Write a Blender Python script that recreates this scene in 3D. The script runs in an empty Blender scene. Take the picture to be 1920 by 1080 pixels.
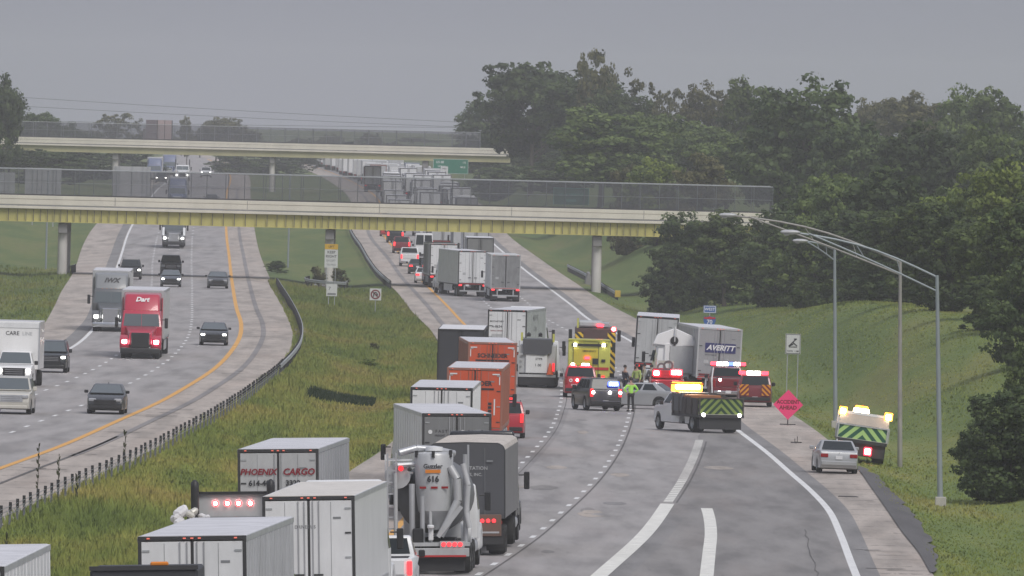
import bpy, bmesh, math, random
import numpy as np
from mathutils import Vector, Matrix
R = math.radians
SC = bpy.context.scene
COL = SC.collection
rnd = random.Random(7)

# ------------------------------------------------------------------ camera, sky, sun, exposure
CAM_H = 15.0          # a traffic camera on a mast above the motorway
FPX = 26000.0         # focal length in pixels of the 1920 px wide photograph
HOR = 225.0           # row of the horizon at the centre column
TILT = R(1.4)         # the mast camera hangs 1.4 degrees out of level
pitch = math.atan((540 - HOR) / FPX)
cd = bpy.data.cameras.new('camera'); cam = bpy.data.objects.new('camera', cd); COL.objects.link(cam)
cd.sensor_width = 36; cd.lens = FPX / 1920 * 36; cd.clip_start = 1; cd.clip_end = 12000
cam.matrix_world = Matrix.Translation((0, 0, CAM_H)) @ Matrix.Rotation(math.pi / 2 - pitch, 4, 'X') @ Matrix.Rotation(TILT, 4, 'Z')
SC.camera = cam
SUN_EL, SUN_AZ = R(48), R(150)
w = bpy.data.worlds.new('World'); SC.world = w; w.use_nodes = True
nt = w.node_tree; nt.nodes.clear()
out = nt.nodes.new('ShaderNodeOutputWorld'); bg = nt.nodes.new('ShaderNodeBackground')
sky = nt.nodes.new('ShaderNodeTexSky'); sky.sky_type = 'NISHITA'; sky.sun_disc = False
sky.sun_elevation = SUN_EL; sky.sun_rotation = SUN_AZ; sky.air_density = 1.0; sky.dust_density = 4.0
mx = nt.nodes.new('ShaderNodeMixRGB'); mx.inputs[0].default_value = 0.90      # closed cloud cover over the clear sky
# overcast dome: brighter overhead than at the horizon, as under any closed cloud cover
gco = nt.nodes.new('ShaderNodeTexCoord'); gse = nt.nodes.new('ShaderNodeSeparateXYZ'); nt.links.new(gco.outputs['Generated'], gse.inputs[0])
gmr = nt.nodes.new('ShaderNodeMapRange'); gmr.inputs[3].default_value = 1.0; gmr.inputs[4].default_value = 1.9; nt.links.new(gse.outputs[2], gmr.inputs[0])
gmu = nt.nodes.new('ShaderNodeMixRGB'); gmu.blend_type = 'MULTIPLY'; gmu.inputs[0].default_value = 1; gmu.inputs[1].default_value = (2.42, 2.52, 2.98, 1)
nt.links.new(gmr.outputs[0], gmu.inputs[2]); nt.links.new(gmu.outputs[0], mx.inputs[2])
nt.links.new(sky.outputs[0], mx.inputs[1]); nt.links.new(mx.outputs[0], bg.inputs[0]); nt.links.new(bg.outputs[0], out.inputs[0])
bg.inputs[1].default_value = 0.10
sd = bpy.data.lights.new('sun', 'SUN'); sd.energy = 1.5; sd.angle = R(25); sd.color = (1, .96, .9)
so = bpy.data.objects.new('sun', sd); COL.objects.link(so)
dirv = Vector((math.sin(SUN_AZ) * math.cos(SUN_EL), math.cos(SUN_AZ) * math.cos(SUN_EL), math.sin(SUN_EL)))
so.rotation_euler = dirv.to_track_quat('Z', 'Y').to_euler()
so.location = (0, 0, 200)
SC.view_settings.view_transform = 'Standard'; SC.view_settings.look = 'None'
SC.view_settings.exposure = 0.34; SC.view_settings.gamma = 1
SC.cycles.max_bounces = 5; SC.cycles.transparent_max_bounces = 24; SC.cycles.volume_bounces = 1
try: SC.cycles.use_light_tree = True
except Exception: pass

# ------------------------------------------------------------------ ground heights and survey helpers
def interp(pts):
    xs = np.array([p[0] for p in pts], float); ys = np.array([p[1] for p in pts], float)
    # monotone-ish cubic (Catmull) sampled densely
    m = np.gradient(ys, xs)
    def f(x):
        x = np.asarray(x, float); xc = np.clip(x, xs[0], xs[-1])
        i = np.clip(np.searchsorted(xs, xc) - 1, 0, len(xs) - 2)
        h = xs[i + 1] - xs[i]; t = (xc - xs[i]) / h
        return ((2*t**3-3*t**2+1)*ys[i] + (t**3-2*t**2+t)*h*m[i] + (-2*t**3+3*t**2)*ys[i+1] + (t**3-t**2)*h*m[i+1])
    return f
gR = interp([(-500, 1.4), (0, 1.2), (330, .75), (390, .35), (445, .15), (480, 0), (560, -.3), (650, -.6), (750, -.9), (1000, -1.), (1230, -.9), (1330, -.6), (1600, 1.), (2000, 2.9), (2400, 3), (9000, 3)])
gL = interp([(-500, 0), (900, 0), (1500, 0), (1760, 1.5), (2100, 2.9), (2400, 3), (9000, 3)])
def sm(a, b, x):
    t = np.clip((np.asarray(x, float) - a) / (b - a), 0, 1); return t * t * (3 - 2 * t)
MED = interp([(0, -12), (500, -12), (700, -11), (1000, -13), (1300, -19), (2000, -30), (3000, -50), (9000, -150)])
def gz0(X, Y):
    t = sm(-7, 5, np.asarray(X, float) - MED(Y)); return gL(Y) * (1 - t) + gR(Y) * t
def unroll(px, py):
    u, v = px - 960, py - 540
    return u * math.cos(TILT) + v * math.sin(TILT), v * math.cos(TILT) - u * math.sin(TILT) + (540 - HOR)
def at(px, py, h=0.):
    """place of a surveyed ground point seen in the photograph"""
    xx, yy = unroll(px, py); Y = 900.
    for _ in range(40):
        z = float(gz0(xx * Y / FPX, Y)) + h
        Y = .5 * Y + .5 * max(200, FPX * (CAM_H - z) / max(yy, 5))
    return xx * Y / FPX, Y
def atd(px, py, s):
    """point of known scale s (pixels per metre)"""
    xx, yy = unroll(px, py); Y = FPX / s
    return xx / s, Y, CAM_H - yy / s
def line(pts):
    P = sorted([at(*p) for p in pts], key=lambda p: p[1]); Q = [P[0]]
    for p in P[1:]:
        if p[1] - Q[-1][1] > 6: Q.append(p)
    f = interp([(p[1], p[0]) for p in Q])
    y0, y1 = Q[0][1], Q[-1][1]
    k0 = (Q[1][0] - Q[0][0]) / (Q[1][1] - Q[0][1]); k1 = (Q[-1][0] - Q[-2][0]) / (Q[-1][1] - Q[-2][1])
    def F(y):
        y = np.asarray(y, float); v = f(y)
        v = np.where(y < y0, Q[0][0] + (y - y0) * k0, v); return np.where(y > y1, Q[-1][0] + (y - y1) * k1, v)
    F.lo, F.hi = y0, y1
    return F
# lines of the road as surveyed
L_WHITE = line([(-150, 745), (0, 700), (60, 683), (125, 655), (175, 614), (200, 560), (214, 512), (228, 470), (243, 418)])
L_OUT = line([(-150, 715), (0, 672), (50, 640), (80, 612), (100, 580), (117, 545), (136, 515), (160, 452), (182, 415)])
L_D1 = line([(-150, 842), (0, 772), (75, 736), (125, 716), (169, 696), (210, 672), (262, 620), (282, 550), (287, 485), (297, 430)])
L_D2 = line([(-150, 862), (10, 815), (62, 795), (112, 776), (154, 760), (237, 722), (275, 702), (310, 679), (342, 648), (354, 628), (359, 605), (360, 567), (360, 535), (359, 492), (361, 422)])
L_YEL = line([(-150, 935), (0, 878), (104, 840), (225, 787), (300, 753), (350, 725), (400, 693), (435, 657), (450, 630), (452, 608), (444, 580), (436, 535), (427, 462), (420, 422)])
L_IN = line([(-150, 1045), (0, 985), (60, 955), (150, 915), (250, 870), (330, 828), (400, 789), (480, 736), (525, 700), (552, 665), (556, 640), (545, 600), (530, 570), (513, 540), (500, 510), (488, 480), (474, 420)])
R_IN = line([(330, 1080), (560, 960), (663, 880), (715, 846), (775, 790), (815, 730), (835, 680), (815, 627), (775, 585), (740, 542), (717, 522), (700, 500), (677, 462), (647, 430)])
R_WHITE = line([(1608, 1085), (1596, 1055), (1575, 1000), (1554, 957), (1519, 919), (1481, 886), (1440, 850), (1405, 823), (1385, 808), (1330, 760), (1262, 700), (1185, 641), (1150, 622), (1115, 605), (1070, 571), (1025, 537), (980, 503), (930, 461), (905, 437)])
R_OUT = line([(1746, 1075), (1723, 1036), (1694, 1000), (1663, 955), (1632, 911), (1616, 888), (1580, 850), (1519, 800), (1492, 782), (1420, 738), (1320, 670), (1187, 595), (1122, 560), (1078, 530), (1040, 505), (990, 470), (938, 435)])
R_B = line([(899, 1076), (928, 1057), (1008, 1000), (1050, 963), (1105, 911), (1150, 852), (1168, 815), (1178, 785), (1183, 755), (1168, 710), (1130, 665), (1075, 626), (1034, 602), (985, 563), (950, 530), (900, 480)])
R_C = line([(1126, 1078), (1211, 1000), (1258, 935), (1277, 906), (1290, 882), (1303, 853), (1312, 825), (1315, 800)])
R_G = line([(1325, 1080), (1330, 1033), (1333, 1003), (1330, 971), (1319, 937), (1308, 907)])
A_PTS = [(900, 557), (960, 598), (1042, 680), (1052, 715), (1052, 752), (1047, 770), (1034, 802), (1012, 832), (982, 865), (935, 912)]
R_A = line(A_PTS)
Y_PTS = [(707, 430), (725, 450), (760, 487), (790, 525), (810, 545), (840, 575), (860, 597), (915, 660), (930, 700), (926, 750), (900, 810), (840, 880)]
R_YEL = line(Y_PTS)
def ext(F, y0, x2000):
    def H(y):
        y = np.asarray(y, float); x0 = float(F(y0)); k0 = float(F(y0) - F(y0 - 60)) / 60
        g = interp([(y0 - 60, float(F(y0 - 60))), (y0, x0), (2000, x2000), (2700, x2000 - 14), (4000, x2000 - 52), (9000, x2000 - 260)])
        return np.where(y <= y0, F(y), g(y))
    return H
def near(F, base, y0):
    """towards the camera, run parallel to the base line"""
    d = float(F(y0) - base(y0))
    def H(y):
        y = np.asarray(y, float); return np.where(y < y0, base(y) + d, F(y))
    return H
YE = 1560.
R_INX = ext(near(R_IN, R_B, 440), YE, -23.6); R_YELX = ext(near(R_YEL, R_B, 455), YE, -19.5)
R_AX = ext(near(R_A, R_B, 450), 1170, -15.9) if False else None
R_WHX = ext(R_WHITE, YE, -8.4); R_OUTX = ext(R_OUT, YE, -5.0)
def mixline(F, G, a):
    return lambda y: F(y) * (1 - a) + G(y) * a
def blend2(F, G, y0, y1):
    return lambda y: F(y) * (1 - sm(y0, y1, y)) + G(y) * sm(y0, y1, y)
R_AX = blend2(near(R_A, R_B, 450), mixline(R_YELX, R_WHX, .333), 1050, 1150)
R_BX = blend2(R_B, mixline(R_YELX, R_WHX, .667), 1050, 1150)
L_INX = ext(L_IN, YE, -38.); L_YELX = ext(L_YEL, YE, -41.5); L_D2X = ext(L_D2, YE, -45.2)
L_D1X = ext(L_D1, YE, -48.8); L_WHX = ext(L_WHITE, YE, -52.4); L_OUTX = ext(L_OUT, YE, -56.)
MED = lambda y: .5 * (L_INX(y) + R_INX(y))
HILL = interp([(-500, 0), (500, 0), (580, .3), (700, 2.2), (850, 4.2), (1000, 3.6), (1150, 1.0), (1260, 1.2), (1400, 3), (2000, 4), (9000, 4)])
YB = 1290.            # near face of the near bridge
def gz(X, Y):
    X = np.asarray(X, float); Y = np.asarray(Y, float)
    z = gz0(X, Y)
    d = X - R_OUTX(Y)
    z = z + HILL(Y) * sm(3, 13, d) - .45 * sm(0, 3.5, d) * (1 - sm(5, 9, d))
    e = L_OUTX(Y) - X
    z = z + 1.3 * sm(4, 30, e) - .35 * sm(0, 4, e) * (1 - sm(5, 9, e))
    m = np.minimum(X - L_INX(Y), R_INX(Y) - X)
    z = z - .30 * sm(.3, 4, m)
    ramp = (1 - sm(9, 24, np.abs(Y - YB - 7))) * 5.9
    z = z + np.maximum(0, ramp * sm(22, 30, X) - HILL(Y) * .5) * (X > 20) + ramp * sm(70, 78, -X)
    z = z + .08 * np.sin(X * .31 + Y * .021) * sm(1, 6, np.maximum(d, np.maximum(e, m)))
    return z

# ------------------------------------------------------------------ materials
MATS = {}
def _new(name):
    m = bpy.data.materials.new(name); m.use_nodes = True; n = m.node_tree.nodes
    return m, m.node_tree, n, m.node_tree.links, n['Principled BSDF']
def N(t, kind, **kw):
    n = t.nodes.new(kind)
    for k, v in kw.items():
        if k.startswith('i'): n.inputs[int(k[1:])].default_value = v
        else: setattr(n, k, v)
    return n
def mapping(t, scale, coord='Object'):
    tc = N(t, 'ShaderNodeTexCoord'); mp = N(t, 'ShaderNodeMapping'); mp.inputs['Scale'].default_value = scale
    if coord == 'Position':
        ge = N(t, 'ShaderNodeNewGeometry'); t.links.new(ge.outputs['Position'], mp.inputs[0])
    else: t.links.new(tc.outputs[coord], mp.inputs[0])
    return mp
def noise(t, mp, scale, detail=4, rough=.6):
    n = N(t, 'ShaderNodeTexNoise'); n.inputs['Scale'].default_value = scale; n.inputs['Detail'].default_value = detail
    n.inputs['Roughness'].default_value = rough; t.links.new(mp.outputs[0], n.inputs['Vector']); return n
def ramp(t, src, stops):
    r = N(t, 'ShaderNodeValToRGB'); e = r.color_ramp.elements
    while len(e) < len(stops): e.new(.5)
    for k, (p, c) in enumerate(stops):
        e[k].position = p; e[k].color = (c[0], c[1], c[2], 1) if isinstance(c, tuple) else (c, c, c, 1)
    t.links.new(src, r.inputs[0]); return r
def mixc(t, fac, a, b, mode='MIX'):
    m = N(t, 'ShaderNodeMixRGB', blend_type=mode)
    for k, v in ((0, fac), (1, a), (2, b)):
        if hasattr(v, 'links') or hasattr(v, 'is_linked'): t.links.new(v, m.inputs[k])
        elif k == 0: m.inputs[0].default_value = v
        else: m.inputs[k].default_value = (v[0], v[1], v[2], 1)
    return m.outputs[0]
def paint(name, col, rough=.45, metal=0., dirt=.18, coat=0., scale=2.):
    """painted or coated surface with uneven grime and streaks"""
    if name in MATS: return MATS[name]
    m, t, n, L, b = _new(name)
    mp = mapping(t, (1, 1, .35)); a = noise(t, mp, scale, 5); 
    r = ramp(t, a.outputs[0], [(.35, 0.), (.75, 1.)])
    dc = tuple(c * .45 + .03 for c in col)
    mul = N(t, 'ShaderNodeMath', operation='MULTIPLY'); mul.inputs[1].default_value = dirt * 1.6; L.new(r.outputs[0], mul.inputs[0])
    c = mixc(t, mul.outputs[0], col, dc); L.new(c, b.inputs['Base Color'])
    b.inputs['Roughness'].default_value = rough; b.inputs['Metallic'].default_value = metal
    if coat: b.inputs['Coat Weight'].default_value = coat; b.inputs['Coat Roughness'].default_value = .08
    MATS[name] = m; return m
def glow(name, col, strength, base=(.5, .5, .5), sample=False):
    if name in MATS: return MATS[name]
    m, t, n, L, b = _new(name); b.inputs['Base Color'].default_value = (*base, 1)
    b.inputs['Emission Color'].default_value = (*col, 1); b.inputs['Emission Strength'].default_value = strength
    a = noise(t, mapping(t, (1, 1, 1)), 30, 2); r = ramp(t, a.outputs[0], [(0, .85), (1, 1.)]); L.new(r.outputs[0], b.inputs['Roughness'])
    if not sample: m.cycles.emission_sampling = 'NONE'
    MATS[name] = m; return m
WHITE = paint('white_paint', (.74, .75, .76), .4, dirt=.16, coat=.2)
WHITE2 = paint('white_trailer_skin', (.72, .73, .74), .45, dirt=.2)
CLEANWHITE = paint('bright_white_paint', (.82, .82, .82), .3, dirt=.08, coat=.5)
GREYW = paint('dull_grey_white', (.48, .49, .50), .5, dirt=.3)
ROOFM = paint('trailer_roof_sheet', (.70, .70, .73), .5, dirt=.35, scale=.8)
SILVER = paint('brushed_aluminium', (.55, .56, .58), .42, .55, dirt=.3)
GALV = paint('galvanised_steel', (.42, .44, .45), .5, .35, dirt=.25)
POLEM = paint('pole_galvanised', (.30, .34, .36), .55, .3, dirt=.25)
BLACK = paint('black_plastic', (.018, .018, .02), .5, dirt=.2)
DARK = paint('dark_chassis', (.03, .03, .033), .65, dirt=.3)
RUBBER = paint('tyre_rubber', (.022, .022, .022), .85, dirt=.3)
RIM = paint('wheel_rim', (.42, .43, .44), .35, .7, dirt=.25)
GLASS = paint('tinted_glass', (.02, .026, .03), .12, dirt=.05); GLASS.node_tree.nodes['Principled BSDF'].inputs['Specular IOR Level'].default_value = .28
GLASSL = paint('windscreen_glass', (.09, .11, .12), .08, dirt=.1, coat=.3)
CHROME = paint('chrome_trim', (.62, .63, .65), .18, .9, dirt=.15)
REDLENS = paint('red_lens', (.28, .01, .012), .25, dirt=.05)
AMBERL = paint('amber_lens', (.7, .22, .02), .3, dirt=.05)
TAILR = glow('lit_red_lamp', (1, .03, .04), 1.0, (.5, .02, .02))
BRAKE = glow('lit_brake_lamp', (1, .03, .04), 1.9, (.6, .05, .05))
HEADL = glow('lit_headlight', (1, .97, .9), 9, (.8, .8, .8))
MARKR = glow('marker_lamp', (1, .30, .22), .5, (.5, .05, .03))
BWHITE = glow('beacon_core', (1, .93, .9), 14, (.8, .8, .8), True)
BRED = glow('red_beacon', (1, .03, .05), 6, (.6, .02, .02), True)
BBLUE = glow('blue_beacon', (.06, .10, 1), 6, (.02, .04, .6), True)
BAMB = glow('amber_beacon', (1, .30, .03), 6, (.6, .2, .02), True)
BAMBW = glow('amber_beacon_core', (1, .80, .55), 14, (.8, .7, .5), True)
TAPER = paint('red_tape', (.5, .03, .03), .4, dirt=.1)
PLATE = paint('licence_plate', (.7, .7, .72), .4, dirt=.1)
INK = paint('black_lettering', (.02, .02, .025), .5, dirt=.1)
GREYINK = paint('faded_grey_lettering', (.22, .23, .24), .5, dirt=.2)
REDINK = paint('dark_red_lettering', (.22, .008, .02), .5, dirt=.1)
WINK = paint('white_lettering', (.8, .8, .8), .5, dirt=.05)
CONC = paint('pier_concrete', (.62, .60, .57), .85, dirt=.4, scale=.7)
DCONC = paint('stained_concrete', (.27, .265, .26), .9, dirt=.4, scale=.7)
PARA = paint('parapet_concrete', (.74, .70, .60), .85, dirt=.22, scale=.5)
YGIRD = paint('yellow_girder_paint', (.56, .51, .17), .6, dirt=.35, scale=.5)
YGIRD2 = paint('far_girder_paint', (.42, .40, .22), .6, dirt=.3, scale=.5)
CABLEM = paint('steel_cable', (.30, .31, .32), .5, .4, dirt=.2)
BARK = paint('tree_bark', (.10, .085, .07), .9, dirt=.4)

def corrugated(name, col, period=.3):
    if name in MATS: return MATS[name]
    m = paint(name, col, .45, dirt=.3); t = m.node_tree; b = t.nodes['Principled BSDF']
    mp = mapping(t, (1, 1, 1)); wv = N(t, 'ShaderNodeTexWave', wave_type='BANDS', bands_direction='Y'); wv.inputs['Scale'].default_value = 1.6 / period * .2
    t.links.new(mp.outputs[0], wv.inputs[0]); bp = N(t, 'ShaderNodeBump'); bp.inputs['Strength'].default_value = .4; bp.inputs['Distance'].default_value = .03
    t.links.new(wv.outputs['Fac'], bp.inputs['Height']); t.links.new(bp.outputs[0], b.inputs['Normal']); return m
def chevron(name, c1, c2, k=2.2, single=False):
    if name in MATS: return MATS[name]
    m, t, n, L, b = _new(name); tc = N(t, 'ShaderNodeTexCoord'); sp = N(t, 'ShaderNodeSeparateXYZ'); L.new(tc.outputs['Object'], sp.inputs[0])
    a = N(t, 'ShaderNodeMath', operation='ABSOLUTE'); L.new(sp.outputs[0], a.inputs[0])
    s = N(t, 'ShaderNodeMath', operation='ADD'); L.new(sp.outputs[0] if single else a.outputs[0], s.inputs[0]); L.new(sp.outputs[2], s.inputs[1])
    u = N(t, 'ShaderNodeMath', operation='MULTIPLY'); u.inputs[1].default_value = k; L.new(s.outputs[0], u.inputs[0])
    f = N(t, 'ShaderNodeMath', operation='FRACT'); L.new(u.outputs[0], f.inputs[0])
    g = N(t, 'ShaderNodeMath', operation='GREATER_THAN'); g.inputs[1].default_value = .5; L.new(f.outputs[0], g.inputs[0])
    L.new(mixc(t, g.outputs[0], c1, c2), b.inputs['Base Color']); b.inputs['Roughness'].default_value = .5; MATS[name] = m; return m
CHEVG = chevron('green_yellow_chevrons', (.02, .10, .06), (.42, .62, .22), 2.0)
CHEVB = chevron('black_yellow_chevrons', (.02, .02, .02), (.75, .5, .04), 2.4, True)
CHEVO = chevron('maroon_amber_chevrons', (.16, .012, .015), (.65, .27, .02), 3.4)

def road_mat(name, base, pink=0., joint=0.):
    m, t, n, L, b = _new(name); mp = mapping(t, (.75, .055, 1), 'Position')
    a = noise(t, mp, 1.0, 5, .55); c = ramp(t, a.outputs[0], [(.34, tuple(x * .74 for x in base)), (.5, base), (.66, tuple(x * 1.18 for x in base))]).outputs[0]
    mp2 = mapping(t, (2.6, .12, 1), 'Position'); a2 = noise(t, mp2, 1.3, 4)
    c = mixc(t, ramp(t, a2.outputs[0], [(.62, 0.), (.75, .45)]).outputs[0], c, tuple(x * .55 for x in base))
    mp4 = mapping(t, (.35, .02, 1), 'Position'); a4 = noise(t, mp4, 1.0, 3)
    c = mixc(t, ramp(t, a4.outputs[0], [(.5, 0.), (.7, .35)]).outputs[0], c, (base[0] * 1.2 + pink, base[1] * 1.12 + pink * .5, base[2] * 1.1))
    mp3 = mapping(t, (9, 2.2, 1), 'Position'); a3 = noise(t, mp3, 1.0, 3)
    c = mixc(t, .35, c, ramp(t, a3.outputs[0], [(.2, .35), (.8, .62)]).outputs[0], 'OVERLAY')
    if joint:
        ge = N(t, 'ShaderNodeNewGeometry'); sp = N(t, 'ShaderNodeSeparateXYZ'); L.new(ge.outputs['Position'], sp.inputs[0])
        wn = noise(t, mapping(t, (.2, .2, 1), 'Position'), 1., 1); ad = N(t, 'ShaderNodeMath', operation='MULTIPLY_ADD'); ad.inputs[1].default_value = 3.
        L.new(wn.outputs[0], ad.inputs[0]); L.new(sp.outputs[1], ad.inputs[2])
        dv = N(t, 'ShaderNodeMath', operation='DIVIDE'); dv.inputs[1].default_value = joint; L.new(ad.outputs[0], dv.inputs[0])
        f = N(t, 'ShaderNodeMath', operation='FRACT'); L.new(dv.outputs[0], f.inputs[0]); l = N(t, 'ShaderNodeMath', operation='LESS_THAN'); l.inputs[1].default_value = .10; L.new(f.outputs[0], l.inputs[0])
        k = N(t, 'ShaderNodeMath', operation='MULTIPLY'); L.new(l.outputs[0], k.inputs[0]); gm = ramp(t, a2.outputs[0], [(.40, 0.), (.6, .75)]); L.new(gm.outputs[0], k.inputs[1])
        c = mixc(t, k.outputs[0], c, tuple(x * .45 for x in base))
    L.new(c, b.inputs['Base Color']); b.inputs['Roughness'].default_value = .8
    bp = N(t, 'ShaderNodeBump'); bp.inputs['Strength'].default_value = .25; bp.inputs['Distance'].default_value = .02
    L.new(a3.outputs[0], bp.inputs['Height']); L.new(bp.outputs[0], b.inputs['Normal']); return m
ASPH = road_mat('worn_grey_pavement', (.315, .298, .290)); SHO = road_mat('pinkish_concrete_shoulder', (.40, .352, .31), .02, 9.)
OLDR = road_mat('older_lane_pavement', (.262, .248, .243)); FADED = road_mat('faded_line_band', (.50, .49, .46)); RAMPM = road_mat('patched_ramp_pavement', (.232, .220, .212), .02); EDGEM = road_mat('dark_edge_strip', (.215, .207, .203))
GRAV = road_mat('dark_gravel_strip', (.10, .095, .095)); SEAM = road_mat('tarred_seam', (.115, .108, .104)); RUMB = road_mat('rumble_strip', (.24, .225, .22))
MUDM = road_mat('muddy_edge', (.20, .17, .13))
LINEW = paint('white_road_paint', (.80, .80, .79), .7, dirt=.3, scale=1.2); LINEY = paint('yellow_road_paint', (.74, .39, .09), .7, dirt=.2, scale=1.2)
LINEWW = paint('worn_wide_line_paint', (.84, .83, .77), .7, dirt=.4, scale=1.6)

def grass_mat(name, blades=False):
    m, t, n, L, b = _new(name); mp = mapping(t, (.16, .016, .05), 'Position')
    a = noise(t, mp, 1.0, 5, .6)
    cr = ramp(t, a.outputs[0], [(.33, (.105, .150, .052)), (.44, (.150, .195, .064)), (.53, (.205, .225, .076)), (.61, (.255, .240, .092)), (.70, (.225, .185, .092))])
    mp2 = mapping(t, (1.3, .13, .3), 'Position'); a2 = noise(t, mp2, 1.0, 4)
    c = mixc(t, .34, cr.outputs[0], ramp(t, a2.outputs[0], [(.25, .2), (.75, .8)]).outputs[0], 'OVERLAY')
    # ground farther on is deeper green
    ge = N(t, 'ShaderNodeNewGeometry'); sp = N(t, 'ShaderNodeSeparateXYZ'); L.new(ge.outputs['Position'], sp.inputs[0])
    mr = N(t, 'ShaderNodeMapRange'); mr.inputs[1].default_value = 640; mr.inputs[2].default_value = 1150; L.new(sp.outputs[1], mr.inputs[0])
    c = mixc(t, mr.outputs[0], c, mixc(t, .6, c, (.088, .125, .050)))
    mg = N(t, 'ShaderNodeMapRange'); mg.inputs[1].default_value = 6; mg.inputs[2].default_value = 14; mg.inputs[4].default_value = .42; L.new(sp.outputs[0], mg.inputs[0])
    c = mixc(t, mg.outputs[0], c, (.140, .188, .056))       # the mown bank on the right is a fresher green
    L.new(c, b.inputs['Base Color']); b.inputs['Roughness'].default_value = .9; b.inputs['Specular IOR Level'].default_value = .1
    if blades:
        gn = N(t, 'ShaderNodeNewGeometry'); vm = N(t, 'ShaderNodeMix', data_type='VECTOR'); vm.inputs[0].default_value = .8; vm.inputs[5].default_value = (0, 0, 1)
        L.new(gn.outputs['Normal'], vm.inputs[4]); L.new(vm.outputs[1], b.inputs['Normal'])
        c2 = mixc(t, 1., c, (2.15, 1.98, 1.6), 'MULTIPLY'); L.new(c2, b.inputs['Base Color'])
        tr = N(t, 'ShaderNodeBsdfTranslucent'); L.new(c2, tr.inputs[0]); mxs = N(t, 'ShaderNodeMixShader'); mxs.inputs[0].default_value = .4
        L.new(b.outputs[0], mxs.inputs[1]); L.new(tr.outputs[0], mxs.inputs[2]); L.new(mxs.outputs[0], n['Material Output'].inputs[0])
    return m
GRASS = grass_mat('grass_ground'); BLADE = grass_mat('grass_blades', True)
def leaf_mat(name, c0, c1):
    m, t, n, L, b = _new(name); at_ = N(t, 'ShaderNodeAttribute', attribute_name='tint')
    oi = N(t, 'ShaderNodeObjectInfo'); c = ramp(t, at_.outputs['Fac'], [(0., c0), (1., c1)]).outputs[0]
    hs = N(t, 'ShaderNodeHueSaturation'); L.new(c, hs.inputs['Color']); mr = N(t, 'ShaderNodeMapRange'); mr.inputs[3].default_value = .75; mr.inputs[4].default_value = 1.25
    L.new(oi.outputs['Random'], mr.inputs[0]); L.new(mr.outputs[0], hs.inputs['Value'])
    L.new(hs.outputs[0], b.inputs['Base Color']); b.inputs['Roughness'].default_value = .6; b.inputs['Specular IOR Level'].default_value = .2
    tr = N(t, 'ShaderNodeBsdfTranslucent'); L.new(hs.outputs[0], tr.inputs[0]); mxs = N(t, 'ShaderNodeMixShader'); mxs.inputs[0].default_value = .3
    L.new(b.outputs[0], mxs.inputs[1]); L.new(tr.outputs[0], mxs.inputs[2]); L.new(mxs.outputs[0], n['Material Output'].inputs[0]); return m
LEAF = {'dark': leaf_mat('dark_leaves', (.030, .052, .022), (.115, .158, .056)), 'mid': leaf_mat('mid_green_leaves', (.046, .078, .028), (.18, .235, .072)),
        'light': leaf_mat('light_green_leaves', (.085, .130, .034), (.27, .33, .07)), 'dull': leaf_mat('dull_olive_leaves', (.065, .075, .033), (.19, .18, .075))}

# ------------------------------------------------------------------ mesh helpers
class MB:
    def __init__(s): s.v = []; s.f = []
    def add(s, vs, fs):
        o = len(s.v); s.v += [tuple(v) for v in vs]; s.f += [tuple(i + o for i in f) for f in fs]; return s
    def box(s, c, d, rz=0, rx=0, ry=0):
        M = Matrix.Rotation(rz, 3, 'Z') @ Matrix.Rotation(ry, 3, 'Y') @ Matrix.Rotation(rx, 3, 'X')
        vs = [Vector(c) + M @ Vector((x * d[0] / 2, y * d[1] / 2, z * d[2] / 2)) for z in (-1, 1) for y in (-1, 1) for x in (-1, 1)]
        return s.add(vs, [(0, 2, 3, 1), (4, 5, 7, 6), (0, 1, 5, 4), (2, 6, 7, 3), (0, 4, 6, 2), (1, 3, 7, 5)])
    def span(s, a, b):
        return s.box([(a[i] + b[i]) / 2 for i in range(3)], [abs(b[i] - a[i]) for i in range(3)])
    def cyl(s, p, q, r0, r1=None, n=10, caps=True):
        r1 = r0 if r1 is None else r1; p = Vector(p); q = Vector(q); d = (q - p).normalized()
        u = d.orthogonal().normalized(); w = d.cross(u)
        ring = lambda c, r: [c + (u * math.cos(2 * math.pi * k / n) + w * math.sin(2 * math.pi * k / n)) * r for k in range(n)]
        fs = [(k, (k + 1) % n, n + (k + 1) % n, n + k) for k in range(n)]
        if caps: fs += [tuple(range(n))[::-1], tuple(range(n, 2 * n))]
        return s.add(ring(p, r0) + ring(q, r1), fs)
    def tube(s, pts, r, n=8):
        for k in range(len(pts) - 1):
            rr = (r, r) if not isinstance(r, (list, tuple)) else (r[k], r[k + 1]); s.cyl(pts[k], pts[k + 1], rr[0], rr[1], n)
        return s
    def quad(s, a, b, c, d): return s.add([a, b, c, d], [(0, 1, 2, 3)])
    def prism(s, prof, x0, x1, axis='x'):
        n = len(prof)
        g = (lambda x, a, b: (x, a, b)) if axis == 'x' else ((lambda x, a, b: (a, x, b)) if axis == 'y' else (lambda x, a, b: (a, b, x)))
        vs = [g(x0, a, b) for a, b in prof] + [g(x1, a, b) for a, b in prof]
        return s.add(vs, [tuple(range(n)), tuple(range(2 * n - 1, n - 1, -1))] + [(k, n + k, n + (k + 1) % n, (k + 1) % n) for k in range(n)])
    def lathe(s, prof, c=(0, 0, 0), n=20, axis='z'):
        vs = []
        for r, h in prof:
            for k in range(n):
                a = 2 * math.pi * k / n; x, y = r * math.cos(a), r * math.sin(a)
                vs.append((c[0] + x, c[1] + y, c[2] + h) if axis == 'z' else ((c[0] + x, c[1] + h, c[2] + y) if axis == 'y' else (c[0] + h, c[1] + x, c[2] + y)))
        m = len(prof); return s.add(vs, [(i * n + k, i * n + (k + 1) % n, (i + 1) * n + (k + 1) % n, (i + 1) * n + k) for i in range(m - 1) for k in range(n)])
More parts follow.
